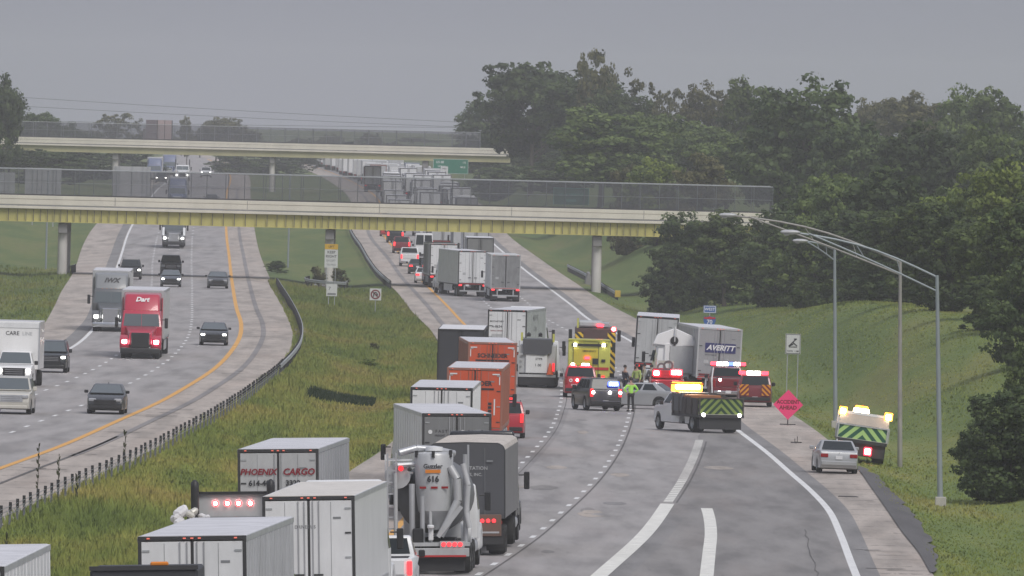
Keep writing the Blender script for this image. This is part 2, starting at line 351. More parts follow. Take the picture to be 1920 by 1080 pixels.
def mesh(name, mb, m, bevel=0., smooth=False, seg=1):
    me = bpy.data.meshes.new(name); me.from_pydata(mb.v, [], mb.f); me.materials.append(m)
    b = bmesh.new(); b.from_mesh(me); bmesh.ops.recalc_face_normals(b, faces=b.faces[:])
    if bevel:
        es = [e for e in b.edges if len(e.link_faces) == 2 and e.calc_face_angle(0) > .35]
        bmesh.ops.bevel(b, geom=es, offset=bevel, segments=seg, affect='EDGES', profile=.5, clamp_overlap=True)
    b.to_mesh(me); b.free()
    if smooth:
        me.shade_smooth()
        try: me.set_sharp_from_angle(angle=R(38))
        except Exception: pass
    return me
def part(name, mb, m, parent, bevel=0., smooth=False, label=None, seg=1, kind=None):
    o = bpy.data.objects.new(name, mesh(name, mb, m, bevel, smooth, seg) if isinstance(mb, MB) else mb); COL.objects.link(o)
    if parent: o.parent = parent
    if label: o['label'] = label
    if kind: o['kind'] = kind
    return o
def share(o, parent, loc=(0, 0, 0), rot=(0, 0, 0), sc=(1, 1, 1)):
    c = o.copy(); COL.objects.link(c); c.parent = parent; c.location = loc; c.rotation_euler = rot; c.scale = sc; return c
def thing(name, label, cat, group=None, loc=(0, 0, 0), rz=0., bank=0.):
    o = bpy.data.objects.new(name, None); COL.objects.link(o); o.empty_display_size = .3
    o.location = loc; o.rotation_euler = (0, -bank, rz); o['label'] = label; o['category'] = cat
    if group: o['group'] = group
    return o
def tag(o, label=None, cat=None, group=None, kind=None):
    for k, v in (('label', label), ('category', cat), ('group', group), ('kind', kind)):
        if v: o[k] = v
    return o
def kids(o): return [c for c in COL.objects if c.parent is o]
def copy_thing(root, label, loc, rz, bank=0., group=None, index=None):
    r = root.copy(); COL.objects.link(r); r.location = loc; r.rotation_euler = (0, -bank, rz); r['label'] = label
    if group: r['group'] = group
    for ch in index[root.name]:
        c = ch.copy(); COL.objects.link(c); c.parent = r
        for g in index.get(ch.name, ()):
            d = g.copy(); COL.objects.link(d); d.parent = c
    return r
def child_index():
    d = {}
    for o in COL.objects:
        if o.parent: d.setdefault(o.parent.name, []).append(o)
    return d
TXT = {}
def letter(s, size, m, parent, loc, face='back', shear=0., bold=.012, name='lettering', label=None, squeeze=1.):
    """flat lettering; face: back = read from behind the vehicle (-Y), front = +Y, right = +X, left = -X"""
    key = (s, size, shear, bold, m.name)
    if key not in TXT:
        cu = bpy.data.curves.new('t', 'FONT'); cu.body = s; cu.size = size; cu.align_x = 'CENTER'; cu.align_y = 'CENTER'; cu.shear = shear; cu.offset = bold * size; cu.resolution_u = 2
        o = bpy.data.objects.new('t', cu); COL.objects.link(o); dg = bpy.context.evaluated_depsgraph_get(); me = bpy.data.meshes.new_from_object(o.evaluated_get(dg))
        bpy.data.objects.remove(o); bpy.data.curves.remove(cu); me.name = name; me.materials.clear(); me.materials.append(m); TXT[key] = me
    o = bpy.data.objects.new(name, TXT[key]); COL.objects.link(o); o.parent = parent; o.location = loc
    o.rotation_euler = {'back': (R(90), 0, 0), 'front': (R(90), 0, R(180)), 'right': (R(90), 0, R(90)), 'left': (R(90), 0, R(-90))}[face]
    o.scale = (squeeze, 1, 1)
    if label: o['label'] = label
    return o
def facequad(A, B, C, D, u0, u1, v0, v1, push=.01):
    """a pane on the face A(bottom left) B(bottom right) C(top right) D(top left), pushed outwards"""
    A, B, C, D = map(Vector, (A, B, C, D)); n = (B - A).cross(D - A).normalized() * push
    P = lambda u, v: (A * (1 - u) + B * u) * (1 - v) + (D * (1 - u) + C * u) * v + n
    return [P(u0, v0), P(u1, v0), P(u1, v1), P(u0, v1)]
# ------------------------------------------------------------------ vehicles (rear at y = 0, nose towards +y)
WH = {}
def wheel(parent, x, y, r=.34, wd=.24, side=1, rim=RIM, z0=0.):
    k = (round(r, 3), round(wd, 3), rim.name)
    if k not in WH:
        t = MB().lathe([(r * .62, -wd / 2), (r * .93, -wd / 2), (r, -wd * .36), (r, wd * .36), (r * .93, wd / 2), (r * .62, wd / 2), (r * .62, -wd / 2)], axis='x', n=22)
        q = MB().lathe([(0.001, wd * .30), (r * .2, wd * .34), (r * .24, wd * .22), (r * .5, wd * .22), (r * .60, wd * .46), (r * .63, wd * .46)], axis='x', n=18)
        for a in range(5):
            an = a * 2 * math.pi / 5; q.box((wd * .30, math.cos(an) * r * .36, math.sin(an) * r * .36), (.02, r * .12, r * .34), rx=an - math.pi / 2 + math.pi / 2)
        WH[k] = (mesh('wheel', t, RUBBER, smooth=True), mesh('rim', q, rim, smooth=True))
    o = bpy.data.objects.new('wheel', WH[k][0]); COL.objects.link(o); o.parent = parent; o.location = (x, y, r + z0)
    q = bpy.data.objects.new('rim', WH[k][1]); COL.objects.link(q); q.parent = o; q.rotation_euler = (0, 0, 0 if side > 0 else math.pi)
    return o
def arch(yc, r, n=8, z=.0):
    return [(yc + r * math.cos(math.pi * k / n), .34 + z + r * math.sin(math.pi * k / n)) for k in range(n + 1)]   # front to rear
SPEC = {
 'sedan': dict(L=4.85, W=1.84, H=1.46, wr=.335, wy=(1.02, 3.88), zb=.22, prof=[(.04, .26), (0, .48), (.01, .72), (.07, .97), (.2, 1.03), (1.0, 1.05), (3.3, 1.0), (3.9, .93), (4.55, .80), (4.78, .68), (4.85, .5), (4.82, .25)], gh=(1.0, .62, 3.65, 1.35, 2.6)),
 'suv': dict(L=4.95, W=1.97, H=1.80, wr=.385, wy=(1.05, 3.98), zb=.27, prof=[(.06, .32), (0, .5), (.02, .80), (.05, 1.16), (.3, 1.20), (3.5, 1.16), (3.9, 1.12), (4.7, 1.02), (4.88, .88), (4.95, .6), (4.9, .30)], gh=(1.16, .06, 3.85, .38, 2.95)),
 'pickup': dict(L=5.85, W=2.02, H=1.92, wr=.40, wy=(1.25, 4.9), zb=.34, prof=[(.05, .45), (0, .55), (.02, .80), (.04, 1.30), (2.1, 1.30), (2.2, 1.26), (4.2, 1.24), (4.6, 1.22), (5.6, 1.14), (5.78, 1.0), (5.85, .65), (5.8, .38)], gh=(1.24, 2.0, 4.55, 2.2, 3.75)),
 'van': dict(L=6.9, W=2.02, H=2.72, wr=.36, wy=(1.3, 5.75), zb=.30, prof=[(.06, .35), (0, .5), (.0, .8), (.0, 1.35), (5.4, 1.32), (5.6, 1.28), (6.6, 1.12), (6.85, .95), (6.9, .55), (6.85, .35)], gh=(1.33, .0, 5.85, .06, 4.8)),
}
BODY = {}
def car(kind, label, color, cat, name, front='off', rear='on', group=None, glass=GLASS, extra=None, grille=BLACK, trim=BLACK):
    S = SPEC[kind]; L, W, H = S['L'], S['W'], S['H']; hw = W / 2
    root = thing(name, label, cat, group)
    # lower body with wheel arches
    ra = S['wr'] + .06
    prof = list(S['prof'])
    bottom = [(L - .12, S['zb'])]
    for yc in (S['wy'][1], S['wy'][0]):
        z0 = S['zb']; n = 8
        pts = []
        for k in range(n + 1):
            a = math.pi * k / n; pts.append((yc + ra * math.cos(a), max(z0, S['wr'] + ra * math.sin(a) - .0)))
        bottom += [(yc + ra, z0)] + pts + [(yc - ra, z0)]
    bottom += [(.12, S['zb'])]
    poly = prof + bottom
    m = MB(); ys = [0., .5, 1.]
    # three spans across so that the flanks curve in towards the sill and shoulder
    n = len(poly); xs = (-1, -.93, .93, 1)
    vs = []
    for x in xs:
        for (y, z) in poly:
            t = max(0, (abs(y - L / 2) - L * .30) / (L * .20)); k = 1 - .11 * min(1, t) ** 2
            ins = 0
            if abs(x) == 1:
                zz = z; yy = y
            vs.append((x * hw * k, y, z))
    fs = [tuple(range(n)), tuple(range(4 * n - 1, 3 * n - 1, -1))]
    for j in range(3): fs += [(j * n + i, (j + 1) * n + i, (j + 1) * n + (i + 1) % n, j * n + (i + 1) % n) for i in range(n)]
    # pull the outermost rings in a little on top and nose edges
    m.add(vs, fs)
    body = part('body', m, color, root, bevel=.035, smooth=True, seg=2)
    zb, y0, y1, r0, r1 = S['gh']; hb = hw * .955; ht = hw * (.74 if kind in ('sedan',) else .80 if kind != 'van' else .86)
    if kind == 'van': hb = hw * .97
    A = [(-hb, y0, zb), (hb, y0, zb), (hb, y1, zb), (-hb, y1, zb)]; B = [(-ht, r0, H), (ht, r0, H), (ht * .96, r1, H - .02), (-ht * .96, r1, H - .02)]
    cb = MB().add(A + B, [(0, 3, 2, 1), (4, 5, 6, 7), (0, 1, 5, 4), (1, 2, 6, 5), (2, 3, 7, 6), (3, 0, 4, 7)])
    cab = part('cabin', cb, color, root, bevel=.05, smooth=True, seg=2)
    back = (A[0], A[1], B[1], B[0]); frt = (A[2], A[3], B[3], B[2]); rt = (A[1], A[2], B[2], B[1]); lt = (A[3], A[0], B[0], B[3])
    q = MB().quad(*facequad(*frt, .04, .96, .06, .93)); part('windscreen', q, glass, root)
    if kind == 'van':
        for u in ((.05, .47), (.53, .95)): part('rear_window', MB().quad(*facequad(*back, *u, .12, .86)), GLASS, root)
    else: part('rear_window', MB().quad(*facequad(*back, .07, .93, .10 if kind != 'pickup' else .2, .90)), GLASS, root)
    cuts = {'sedan': (.16, .47, .52, .80), 'suv': (.05, .28, .31, .55, .58, .86), 'pickup': (.08, .44, .49, .88), 'van': (.80, .96)}[kind]
    for sd_, fq in ((1, rt), (-1, lt)):
        for i in range(0, len(cuts), 2):
            a, b_ = cuts[i], cuts[i + 1]
            if sd_ < 0: a, b_ = 1 - b_, 1 - a
            part('side_window', MB().quad(*facequad(*fq, a, b_, .12, .86)), GLASS, root)
    kf = .90
    zt = [z for y, z in prof if y < .1]; zmid = .72 * max(zt)
    # rear
    lampm = {'on': TAILR, 'brake': BRAKE, 'off': REDLENS}[rear]
    for sgn in (-1, 1):
        d = {'sedan': (.34, .16, .80), 'suv': (.17, .44, 1.0), 'pickup': (.15, .42, 1.0), 'van': (.14, .5, .95)}[kind]
        part('tail_light', MB().box((sgn * (hw * kf - d[0] / 2), .02, d[2]), (d[0], .10, d[1])), lampm, root, bevel=.012)
        hd = {'sedan': (.36, .15, .70, -.20), 'suv': (.34, .16, .88, -.15), 'pickup': (.34, .24, .92, -.14), 'van': (.30, .26, .95, -.16)}[kind]
        hm = HEADL if front == 'on' else SILVER
        if front == 'on': hd = (.24, .11 if kind == 'sedan' else .13, hd[2], hd[3])
        part('headlight', MB().box((sgn * (hw * kf - hd[0] / 2 - .02), L + hd[3] + .10, hd[2]), (hd[0], .16, hd[1]), rz=-sgn * .15), hm, root, bevel=.03)
        mi = MB().box((sgn * (hw + .10), y1 - .55 if kind != 'pickup' else y1 - .45, zb + .08), (.20, .10, .15 if kind == 'sedan' else .22)); part('wing_mirror', mi, trim, root, bevel=.03)
    part('rear_bumper', MB().box((0, .0, .46), (W * .86, .12, .20)), trim if kind in ('suv', 'van') else (CHROME if kind == 'pickup' else color), root, bevel=.03)
    part('licence_plate', MB().box((0, -.015 if kind != 'pickup' else -.05, .72 if kind == 'sedan' else .50), (.31, .03, .16)), PLATE, root)
    fz = {'sedan': (.58, .22), 'suv': (.78, .30), 'pickup': (.85, .36), 'van': (.72, .26)}[kind]
    g = part('grille', MB().box((0, L - .015, fz[0]), (W * .60, .07, fz[1] * 1.15)), grille, root, bevel=.01)
    for k in range(3): part('grille_bar', MB().box((0, L + .028, fz[0] + (k - 1) * fz[1] * .3), (W * .48, .02, .025)), CHROME if kind != 'sedan' else DARK, g)
    part('front_bumper', MB().box((0, L - .03, .36), (W * .84, .14, .18)), trim, root, bevel=.04)
    part('underbody', MB().box((0, L / 2, S['zb'] + .02), (W * .8, L * .86, .12)), DARK, root)
    for sgn in (-1, 1):
        for yy in S['wy']:
            wheel(root, sgn * (hw - .13), yy, S['wr'], .25, sgn)
            part('wheel_well', MB().box((sgn * (hw - .22), yy, S['wr'] + .1), (.30, ra * 1.7, S['wr'] * 1.3)), DARK, root)
    if kind == 'pickup':
        part('tailgate', MB().box((0, -.0, 1.02), (W * .68, .05, .46)), color, root, bevel=.02)
        part('dark_bed_sheet', MB().box((0, 1.05, 1.305), (W * .78, 1.8, .02)), DARK, root)  # flat dark sheet stands in for the dark hollow of the open bed
    if kind == 'suv':
        for sgn in (-1, 1): part('roof_rail', MB().cyl((sgn * ht * .92, r0 + .2, H + .04), (sgn * ht * .90, r1 - .1, H + .03), .022, n=6), trim, root)
    if kind == 'sedan': part('shark_fin', MB().prism([(1.55, H - .01), (1.75, H - .01), (1.58, H + .07)], -.02, .02), color, root)
    root['_L'] = L
    return root
def light_bar(root, x0, x1, y, z, cols, n=6, h=.13, core=False):
    b = part('light_bar', MB().box(((x0 + x1) / 2, y, z), (x1 - x0 + .06, .26, .05)), BLACK, root)
    w_ = (x1 - x0) / n
    for k in range(n):
        part('beacon', MB().box((x0 + (k + .5) * w_, y, z + .03 + h / 2), (w_ * .92, .28, h)), cols[k % len(cols)], b, bevel=.02)
    return b
def round_lamp(root, x, y, z, r, m, name='lamp', yd=-1):
    return part(name, MB().lathe([(.001, .035 * yd), (r * .7, .03 * yd), (r, 0), (r, -.02 * yd)], c=(x, y, z), axis='y', n=12), m, root, smooth=True)

def trailer(root, y0, L=16.15, W=2.6, H=4.1, skin=WHITE2, doors=WHITE2, roof=ROOFM, frame=SILVER, lamps='on', floor=1.15, texts=(), ribs=13, rods=2, style='doors', detail=2, side=None, skirt=True, dot=True, hdr=DARK):
    hw = W / 2; t = .05; lampm = {'on': TAILR, 'brake': BRAKE, 'off': REDLENS}[lamps]; side = side or skin
    if style == 'tarp':      # curtain over bows, rounded shoulders
        prof = [(-hw, floor), (-hw, H - .24), (-hw * .95, H - .11), (-hw * .84, H - .03), (0, H), (hw * .84, H - .03), (hw * .95, H - .11), (hw, H - .24), (hw, floor)]
        part('tarp_cover', MB().prism(prof, y0 + .06, y0 + L, 'y'), side, root, smooth=False)
        rf = [(-hw * 1.003, H - .25), (-hw * .955, H - .105), (-hw * .845, H - .025), (0, H + .006), (hw * .845, H - .025), (hw * .955, H - .105), (hw * 1.003, H - .25), (hw * .92, H - .40), (0, H - .2), (-hw * .92, H - .40)]
        part('tarp_roof', MB().prism(rf, y0 + .10, y0 + L + .01, 'y'), roof, root)
        part('rear_curtain', MB().prism([(a * .99, z) for a, z in prof], y0, y0 + .05, 'y'), doors, root)
        part('rear_hoop', MB().tube([(a, y0 + .03, z) for a, z in prof], .035, 6), frame, root)
        for k in range(1, 8): part('roof_bow', MB().tube([(a * 1.004, y0 + k * L / 8, z + .008) for a, z in prof[1:8]], .022, 5), roof, root)
    else:
        part('side_wall', MB().box((-hw + t / 2, y0 + L / 2, (floor + H) / 2), (t, L, H - floor)), side, root)
        part('side_wall', MB().box((hw - t / 2, y0 + L / 2, (floor + H) / 2), (t, L, H - floor)), side, root)
        part('roof', MB().prism([(-hw, H - .06), (-hw, H - .01), (-hw * .94, H + .012), (hw * .94, H + .012), (hw, H - .01), (hw, H - .06)], y0 + .04, y0 + L, 'y'), roof, root)
        part('front_wall', MB().box((0, y0 + L - .03, (floor + H) / 2), (W - .1, .06, H - floor - .1)), side, root)
        part('floor_frame', MB().box((0, y0 + L / 2, floor - .06), (W * .98, L, .12)), DARK, root)
        for sgn in (-1, 1):
            part('top_rail', MB().box((sgn * (hw + .006), y0 + L / 2, H - .07), (.02, L, .12)), frame, root)
            part('bottom_rail', MB().box((sgn * (hw + .008), y0 + L / 2, floor + .04), (.024, L, .14)), frame, root)
            if ribs: part('side_rib', _ribs(sgn * (hw + .012), y0, L, floor, H, ribs), frame if ribs > 20 else side, root)
        part('rear_frame', MB().box((-hw + .04, y0 - .02, (floor + H) / 2), (.085, .09, H - floor)).box((hw - .04, y0 - .02, (floor + H) / 2), (.085, .09, H - floor)).box((0, y0 - .02, H - .055), (W - .17, .09, .10)).box((0, y0 - .02, floor + .0), (W, .10, .16)), hdr, root)
        for sgn in (-1, 1):
            d = part('door', MB().box((sgn * (hw / 2 - .02), y0 - .03, (floor + H) / 2 - .02), (hw - .11, .045, H - floor - .22)), doors, root, bevel=.01)
            if detail > 1:
                for k in range(rods): part('lock_rod', MB().cyl((sgn * (.12 + .17 * k if rods == 2 else .11), y0 - .075, floor + .1), (sgn * (.12 + .17 * k if rods == 2 else .11), y0 - .075, H - .14), .018, n=6), frame, d)
                for k in range(4): part('hinge', MB().box((sgn * (hw - .19), y0 - .062, floor + .35 + k * (H - floor - .7) / 3), (.17, .025, .045)), GALV if k % 2 else DARK, d)
                part('door_handle', MB().box((sgn * .27, y0 - .09, floor + .55), (.26, .03, .05)), DARK, d)
            else: part('lock_rod', MB().box((sgn * .14, y0 - .07, (floor + H) / 2), (.035, .03, H - floor - .3)), DARK, d)
        part('door_seal', MB().box((0, y0 - .036, (floor + H) / 2 - .02), (.045, .04, H - floor - .22)), DARK, root)
        if detail > 1:
            for x in (-1.05, -.18, 0, .18, 1.05): part('marker_light', MB().box((x, y0 - .085, H - .05), (.07, .04, .03)), MARKR, root)
    for sgn in (-1, 1):
        part('tail_light', MB().box((sgn * (hw - .22), y0 - .06, floor - .13), (.28, .06, .12)), lampm, root, bevel=.01)
        part('mud_flap', MB().box((sgn * (hw - .34), y0 + .35, .52), (.6, .02, .75)), BLACK, root)
        for yy in (1.3, 2.55) if detail > 1 else (1.3,): wheel(root, sgn * (hw - .30), y0 + yy, .5, .56, sgn)
        if skirt: part('side_skirt', MB().box((sgn * (hw - .06), y0 + L * .52, floor - .42), (.03, L * .42, .62)), GREYW, root)
        part('landing_leg', MB().box((sgn * .7, y0 + L - 3.4, .62), (.14, .14, .95)), DARK, root)
    if dot: part('reflective_tape', MB().box((0, y0 - .085, floor - .0), (W * .92, .012, .05)), TAPER, root)
    if detail > 1:
        part('licence_plate', MB().box((-.45, y0 - .07, floor - .14), (.32, .03, .16)), PLATE, root); part('number_decal', MB().box((hw - .5, y0 - .060, H - .62), (.22, .006, .06)), GREYINK, root); part('placard', MB().box((-hw + .55, y0 - .060, floor + .9), (.28, .006, .20)), GREYW, root)
        for x_ in (-hw * .5 - .02, hw * .5 - .02): part('door_panel_seam', MB().box((x_, y0 - .056, (floor + H) / 2 - .02), (.012, .006, H - floor - .3)), GREYINK, root)
    part('underride_guard', MB().box((0, y0 + .02, .52), (W * .86, .10, .12)).box((-.7, y0 + .03, .80), (.10, .08, .5)).box((.7, y0 + .03, .80), (.10, .08, .5)), SILVER if detail > 1 else DARK, root)
    part('axle', MB().box((0, y0 + 1.9, .62), (1.2, 2.4, .3)), DARK, root)
    for (s, size, m_, x, z, kw) in texts:
        fc = kw.get('face', 'back'); kk = {k: v for k, v in kw.items() if k not in ('face', 'y')}
        loc = (x, y0 - .062, z) if fc == 'back' else ((hw + .03, y0 + kw.get('y', 1.5), z) if fc == 'right' else (-hw - .03, y0 + kw.get('y', 1.5), z))
        letter(s, size, m_, root, loc, face=fc, **kk)
def _ribs(x, y0, L, f, H, n):
    m = MB()
    for k in range(n): m.box((x, y0 + .4 + k * (L - .8) / (n - 1), (f + H) / 2), (.02, .05, H - f - .3))
    return m
def tractor(root, y0, color=WHITE, sleeper=True, fairing=True, front='off', grille=BLACK, detail=1, stack=False, hc=None, mir=BLACK, bump=None, rearl=False, axles=2):
    """conventional tractor; back of the frame at y0, 7 m long"""
    W = 2.45; hw = W / 2; L = 7.2; cb = y0 + 2.6 if sleeper else y0 + 3.6; cf = y0 + 5.0; ch = 2.9 if fairing else 2.75
    part('chassis', MB().box((-.42, y0 + 3.2, .78), (.12, 6.4, .26)).box((.42, y0 + 3.2, .78), (.12, 6.4, .26)).box((0, y0 + 1.3, 1.0), (1.2, 1.2, .12)), DARK, root)
    cab = part('cab', MB().add([(-hw, cb, .95), (hw, cb, .95), (hw, cf, .95), (-hw, cf, .95), (-hw, cb, 1.9), (hw, cb, 1.9), (hw, cf + .05, 1.9), (-hw, cf + .05, 1.9), (-hw * .95, cb, ch), (hw * .95, cb, ch), (hw * .90, cf - .45, ch), (-hw * .90, cf - .45, ch)],
        [(0, 3, 2, 1), (0, 1, 5, 4), (1, 2, 6, 5), (2, 3, 7, 6), (3, 0, 4, 7), (4, 5, 9, 8), (5, 6, 10, 9), (6, 7, 11, 10), (7, 4, 8, 11), (8, 9, 10, 11)]), color, root, bevel=.06, smooth=True, seg=2)
    fr = ((hw, cf + .05, 1.9), (-hw, cf + .05, 1.9), (-hw * .90, cf - .45, ch), (hw * .90, cf - .45, ch))
    part('windscreen', MB().quad(*facequad(*fr, .05, .495, .04, .78)), GLASSL, root); part('windscreen', MB().quad(*facequad(*fr, .505, .95, .04, .78)), GLASSL, root)
    if rearl or not fairing: part('rear_window', MB().box((0, cb - .01, 2.3), (.9, .03, .4)), GLASS, root)
    for sgn in (-1, 1):
        part('side_window', MB().quad((sgn * (hw + .012), cf - 1.15, 1.9), (sgn * (hw + .012), cf - .2, 1.9), (sgn * (hw * .93 + .012), cf - .5, 2.6), (sgn * (hw * .93 + .012), cf - 1.15, 2.6)), GLASS, root)
        part('cab_door', MB().box((sgn * (hw + .008), cf - .7, 1.42), (.02, 1.0, .95)), color, root, bevel=.006)
        mi = part('mirror', MB().box((sgn * (hw + .28), cf + .02, 2.15), (.20, .10, .62)), mir, root, bevel=.03); part('mirror_arm', MB().cyl((sgn * hw, cf - .1, 2.35), (sgn * (hw + .25), cf + .02, 2.35), .025, n=5), mir, mi)
        part('fuel_tank', MB().cyl((sgn * (hw - .34), y0 + 2.5, .72), (sgn * (hw - .34), y0 + 4.2, .72), .33, n=14), SILVER, root, smooth=True)
        wheel(root, sgn * (hw - .2), y0 + 6.0, .5, .30, sgn); [wheel(root, sgn * (hw - .32), y0 + yy_, .5, .56, sgn) for yy_ in (.75, 2.0)[:axles]]
    hh = 1.95; nose = y0 + L
    hc = hc or color
    P = [(-.80, cf, .8), (.80, cf, .8), (.72, nose - .05, .8), (-.72, nose - .05, .8), (-.98, cf, hh), (.98, cf, hh), (.66, nose - .12, 1.60), (-.66, nose - .12, 1.60)]
    part('hood', MB().add(P, [(0, 3, 2, 1), (4, 5, 6, 7), (0, 1, 5, 4), (1, 2, 6, 5), (2, 3, 7, 6), (3, 0, 4, 7)]), hc, root, bevel=.10, smooth=True, seg=3)
    for sgn in (-1, 1):
        a = [(y0 + 6.0 + .66 * math.cos(math.pi * k / 8), .52 + .66 * math.sin(math.pi * k / 8)) for k in range(9)]
        prof = [(nose - .18, .60)] + [(y, z) for y, z in a] + [(y0 + 5.1, .55), (y0 + 5.1, 1.15), (y0 + 5.6, 1.42), (y0 + 6.5, 1.42), (nose - .15, 1.15)]
        part('fender', MB().prism(prof, sgn * .62, sgn * (hw + .02)), hc, root, bevel=.05, smooth=True)
        hl = part('headlight', MB().box((sgn * (hw - .26), nose - .10, 1.02), (.30, .2, .24), rz=-sgn * .3), HEADL if front == 'on' else SILVER, root, bevel=.07, smooth=True, seg=2)
    g = part('grille', MB().box((0, nose - .045, 1.12), (1.10, .08, .92)), grille, root, bevel=.03)
    for k in range(6): part('grille_bar', MB().box((0, nose + .005, .78 + k * .135), (1.0, .02, .03)), CHROME if grille is CHROME or grille is SILVER else DARK, g)
    part('front_bumper', MB().box((0, nose - .02, .48), (W * .98, .26, .36)), bump or BLACK, root, bevel=.07, smooth=True, seg=2)
    if fairing:
        F = [(-hw * .92, cb, ch - .05), (hw * .92, cb, ch - .05), (hw * .90, cf - .42, ch - .05), (-hw * .90, cf - .42, ch - .05), (-hw * .96, cb, 3.98), (hw * .96, cb, 3.98), (hw * .84, cb + 1.30, 3.86), (-hw * .84, cb + 1.30, 3.86)]
        part('roof_fairing', MB().add(F, [(0, 3, 2, 1), (4, 5, 6, 7), (0, 1, 5, 4), (1, 2, 6, 5), (2, 3, 7, 6), (3, 0, 4, 7)]), color, root, bevel=.14, smooth=True, seg=3)
        for sgn in (-1, 1): part('side_fairing', MB().box((sgn * (hw - .03), cb - .35, 2.3), (.05, .7, 2.7)), color, root)
        for x in (-.6, -.3, 0, .3, .6): part('marker_light', MB().box((x, cf - .52, ch - .02), (.10, .10, .05)), AMBERL, root)
    if stack:
        for sgn in (-1, 1): part('exhaust_stack', MB().cyl((sgn * (hw - .02), cb - .12, 1.2), (sgn * (hw - .02), cb - .12, 3.4), .085, n=10).cyl((sgn * (hw - .02), cb - .12, 3.4), (sgn * (hw - .02), cb - .05, 3.75), .085, n=10), DARK, root, smooth=True)
def semi(label, cat='semi truck', group=None, L=16.15, tr=None, tc=None, name='semi_truck'):
    root = thing(name, label, cat, group)
    tr = dict(tr or {}); tc = dict(tc or {})
    trailer(root, 0, L=L, **tr); tractor(root, L - 2.1, **tc); root['_L'] = L + 5.1
    return root
def put_rear(root, px, py, s, yaw=None, bank=None):
    """stand the vehicle with its rear face where the surveyed rear face is"""
    X, Y, _ = atd(px, py, s); z = float(gz(X, Y))
    if yaw is None: yaw = heading(X, Y)
    if bank is None: bank = -2.2 * float(1 - sm(380, 640, Y)) if X > -16 and Y < 700 else 0.
    root.location = (X, Y, z + .006); root.rotation_euler = (float(-(gz(X, Y) - gz(X, Y + 8)) / 8) if False else 0, -R(bank) * -1, -R(yaw))
    return root
def heading(X, Y):
    F = R_BX if X > float(MED(Y)) else L_D2X
    return math.degrees(math.atan(float(F(Y + 14) - F(Y)) / 14))
def put_front(root, px, py, s=None, yaw=None):
    """oncoming vehicle: its nose stands at the surveyed point"""
    if s is None: X, Y = at(px, py)
    else: X, Y, _ = atd(px, py, s)
    L = root['_L']
    if yaw is None: yaw = heading(X, Y)
    a = R(yaw); X2, Y2 = X + math.sin(a) * L, Y + math.cos(a) * L
    root.location = (X2, Y2, float(gz(X2, Y2)) + .006); root.rotation_euler = (0, 0, math.pi - a)
    return root
# ------------------------------------------------------------------ ground, carriageways, markings
def strips(name, FL, FR, y0, y1, z, m, step=8., nx=2, parent=None, kind=None, label=None):
    ys = np.arange(y0, y1 + step * .5, step); vs = []; fs = []
    for y in ys:
        a, b = float(FL(y)), float(FR(y))
        for k in range(nx + 1):
            x = a + (b - a) * k / nx; vs.append((x, float(y), float(gz0(x, y)) + z))
    w_ = nx + 1
    for i in range(len(ys) - 1):
        for k in range(nx): fs.append((i * w_ + k, i * w_ + k + 1, (i + 1) * w_ + k + 1, (i + 1) * w_ + k))
    return part(name, MB().add(vs, fs), m, parent, kind=kind, label=label)
def ground():
    ys = np.concatenate([np.arange(-60, 300, 20), np.arange(300, 1700, 6.), np.arange(1700, 3000, 20), np.arange(3000, 6001, 150)])
    base = np.concatenate([np.linspace(-420, -90, 12), np.arange(-80, -60, 4.), np.arange(-60, 60, 1.1), np.arange(60, 90, 4.), np.linspace(95, 420, 12)])
    X, Y = np.meshgrid(base, ys); Z = gz(X, Y)
    inL = (X > L_OUTX(Y) - .0) & (X < L_INX(Y) + .0); inR = (X > R_INX(Y)) & (X < R_OUTX(Y))
    Z = np.where(inL | inR, gz0(X, Y) - .10, Z - .03)
    nx_ = len(base); ny = len(ys); idx = np.arange(nx_ * ny).reshape(ny, nx_)
    f = np.stack([idx[:-1, :-1], idx[:-1, 1:], idx[1:, 1:], idx[1:, :-1]], -1).reshape(-1, 4)
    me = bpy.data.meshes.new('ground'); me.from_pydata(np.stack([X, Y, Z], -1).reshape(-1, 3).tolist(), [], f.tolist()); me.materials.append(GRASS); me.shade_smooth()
    o = bpy.data.objects.new('ground', me); COL.objects.link(o); o['kind'] = 'structure'
ground()
def shift(F, d): return lambda y: F(y) + d
road_l = strips('road', L_WHX, L_YELX, 150, 5400, .0, ASPH, nx=4, kind='structure')
road_r = strips('road', R_YELX, R_WHX, 150, 5400, .0, ASPH, nx=4, kind='structure')
strips('road_shoulder', shift(L_OUTX, -.05), L_WHX, 150, 5400, -.012, SHO, kind='structure', nx=2)
strips('road_shoulder', L_YELX, shift(L_INX, .05), 150, 5400, -.012, SHO, kind='structure', nx=2)
strips('road_shoulder', shift(R_INX, -.05), R_YELX, 150, 5400, -.012, SHO, kind='structure', nx=2)
strips('road_shoulder', R_WHX, shift(R_OUTX, .05), 150, 5400, -.012, SHO, kind='structure', nx=2)
def sub(name, F, w_, y0, y1, m, par, z=.004, step=6.): return strips(name, shift(F, -w_ / 2), shift(F, w_ / 2), y0, y1, z, m, step, 1, par)
sub('edge_line', shift(L_WHX, .1), .24, 300, 3500, LINEW, road_l); sub('edge_line', shift(L_YELX, 0), .30, 300, 3500, LINEY, road_l)
sub('edge_line', shift(R_YELX, 0), .26, 300, 3500, LINEY, road_r); sub('edge_line', shift(R_WHX, 0), .27, 300, 3500, LINEW, road_r)
sub('asphalt_strip', shift(L_WHX, -.55), .95, 300, 2500, EDGEM, road_l, .002); sub('asphalt_strip', shift(R_WHX, .45), .7, 300, 2500, EDGEM, road_r, .002)
sub('rumble_strip', shift(L_YELX, 1.55), .34, 600, 2200, RUMB, road_l, .006); sub('rumble_strip', shift(R_YELX, -1.7), .40, 560, 2200, RUMB, road_r, .006)
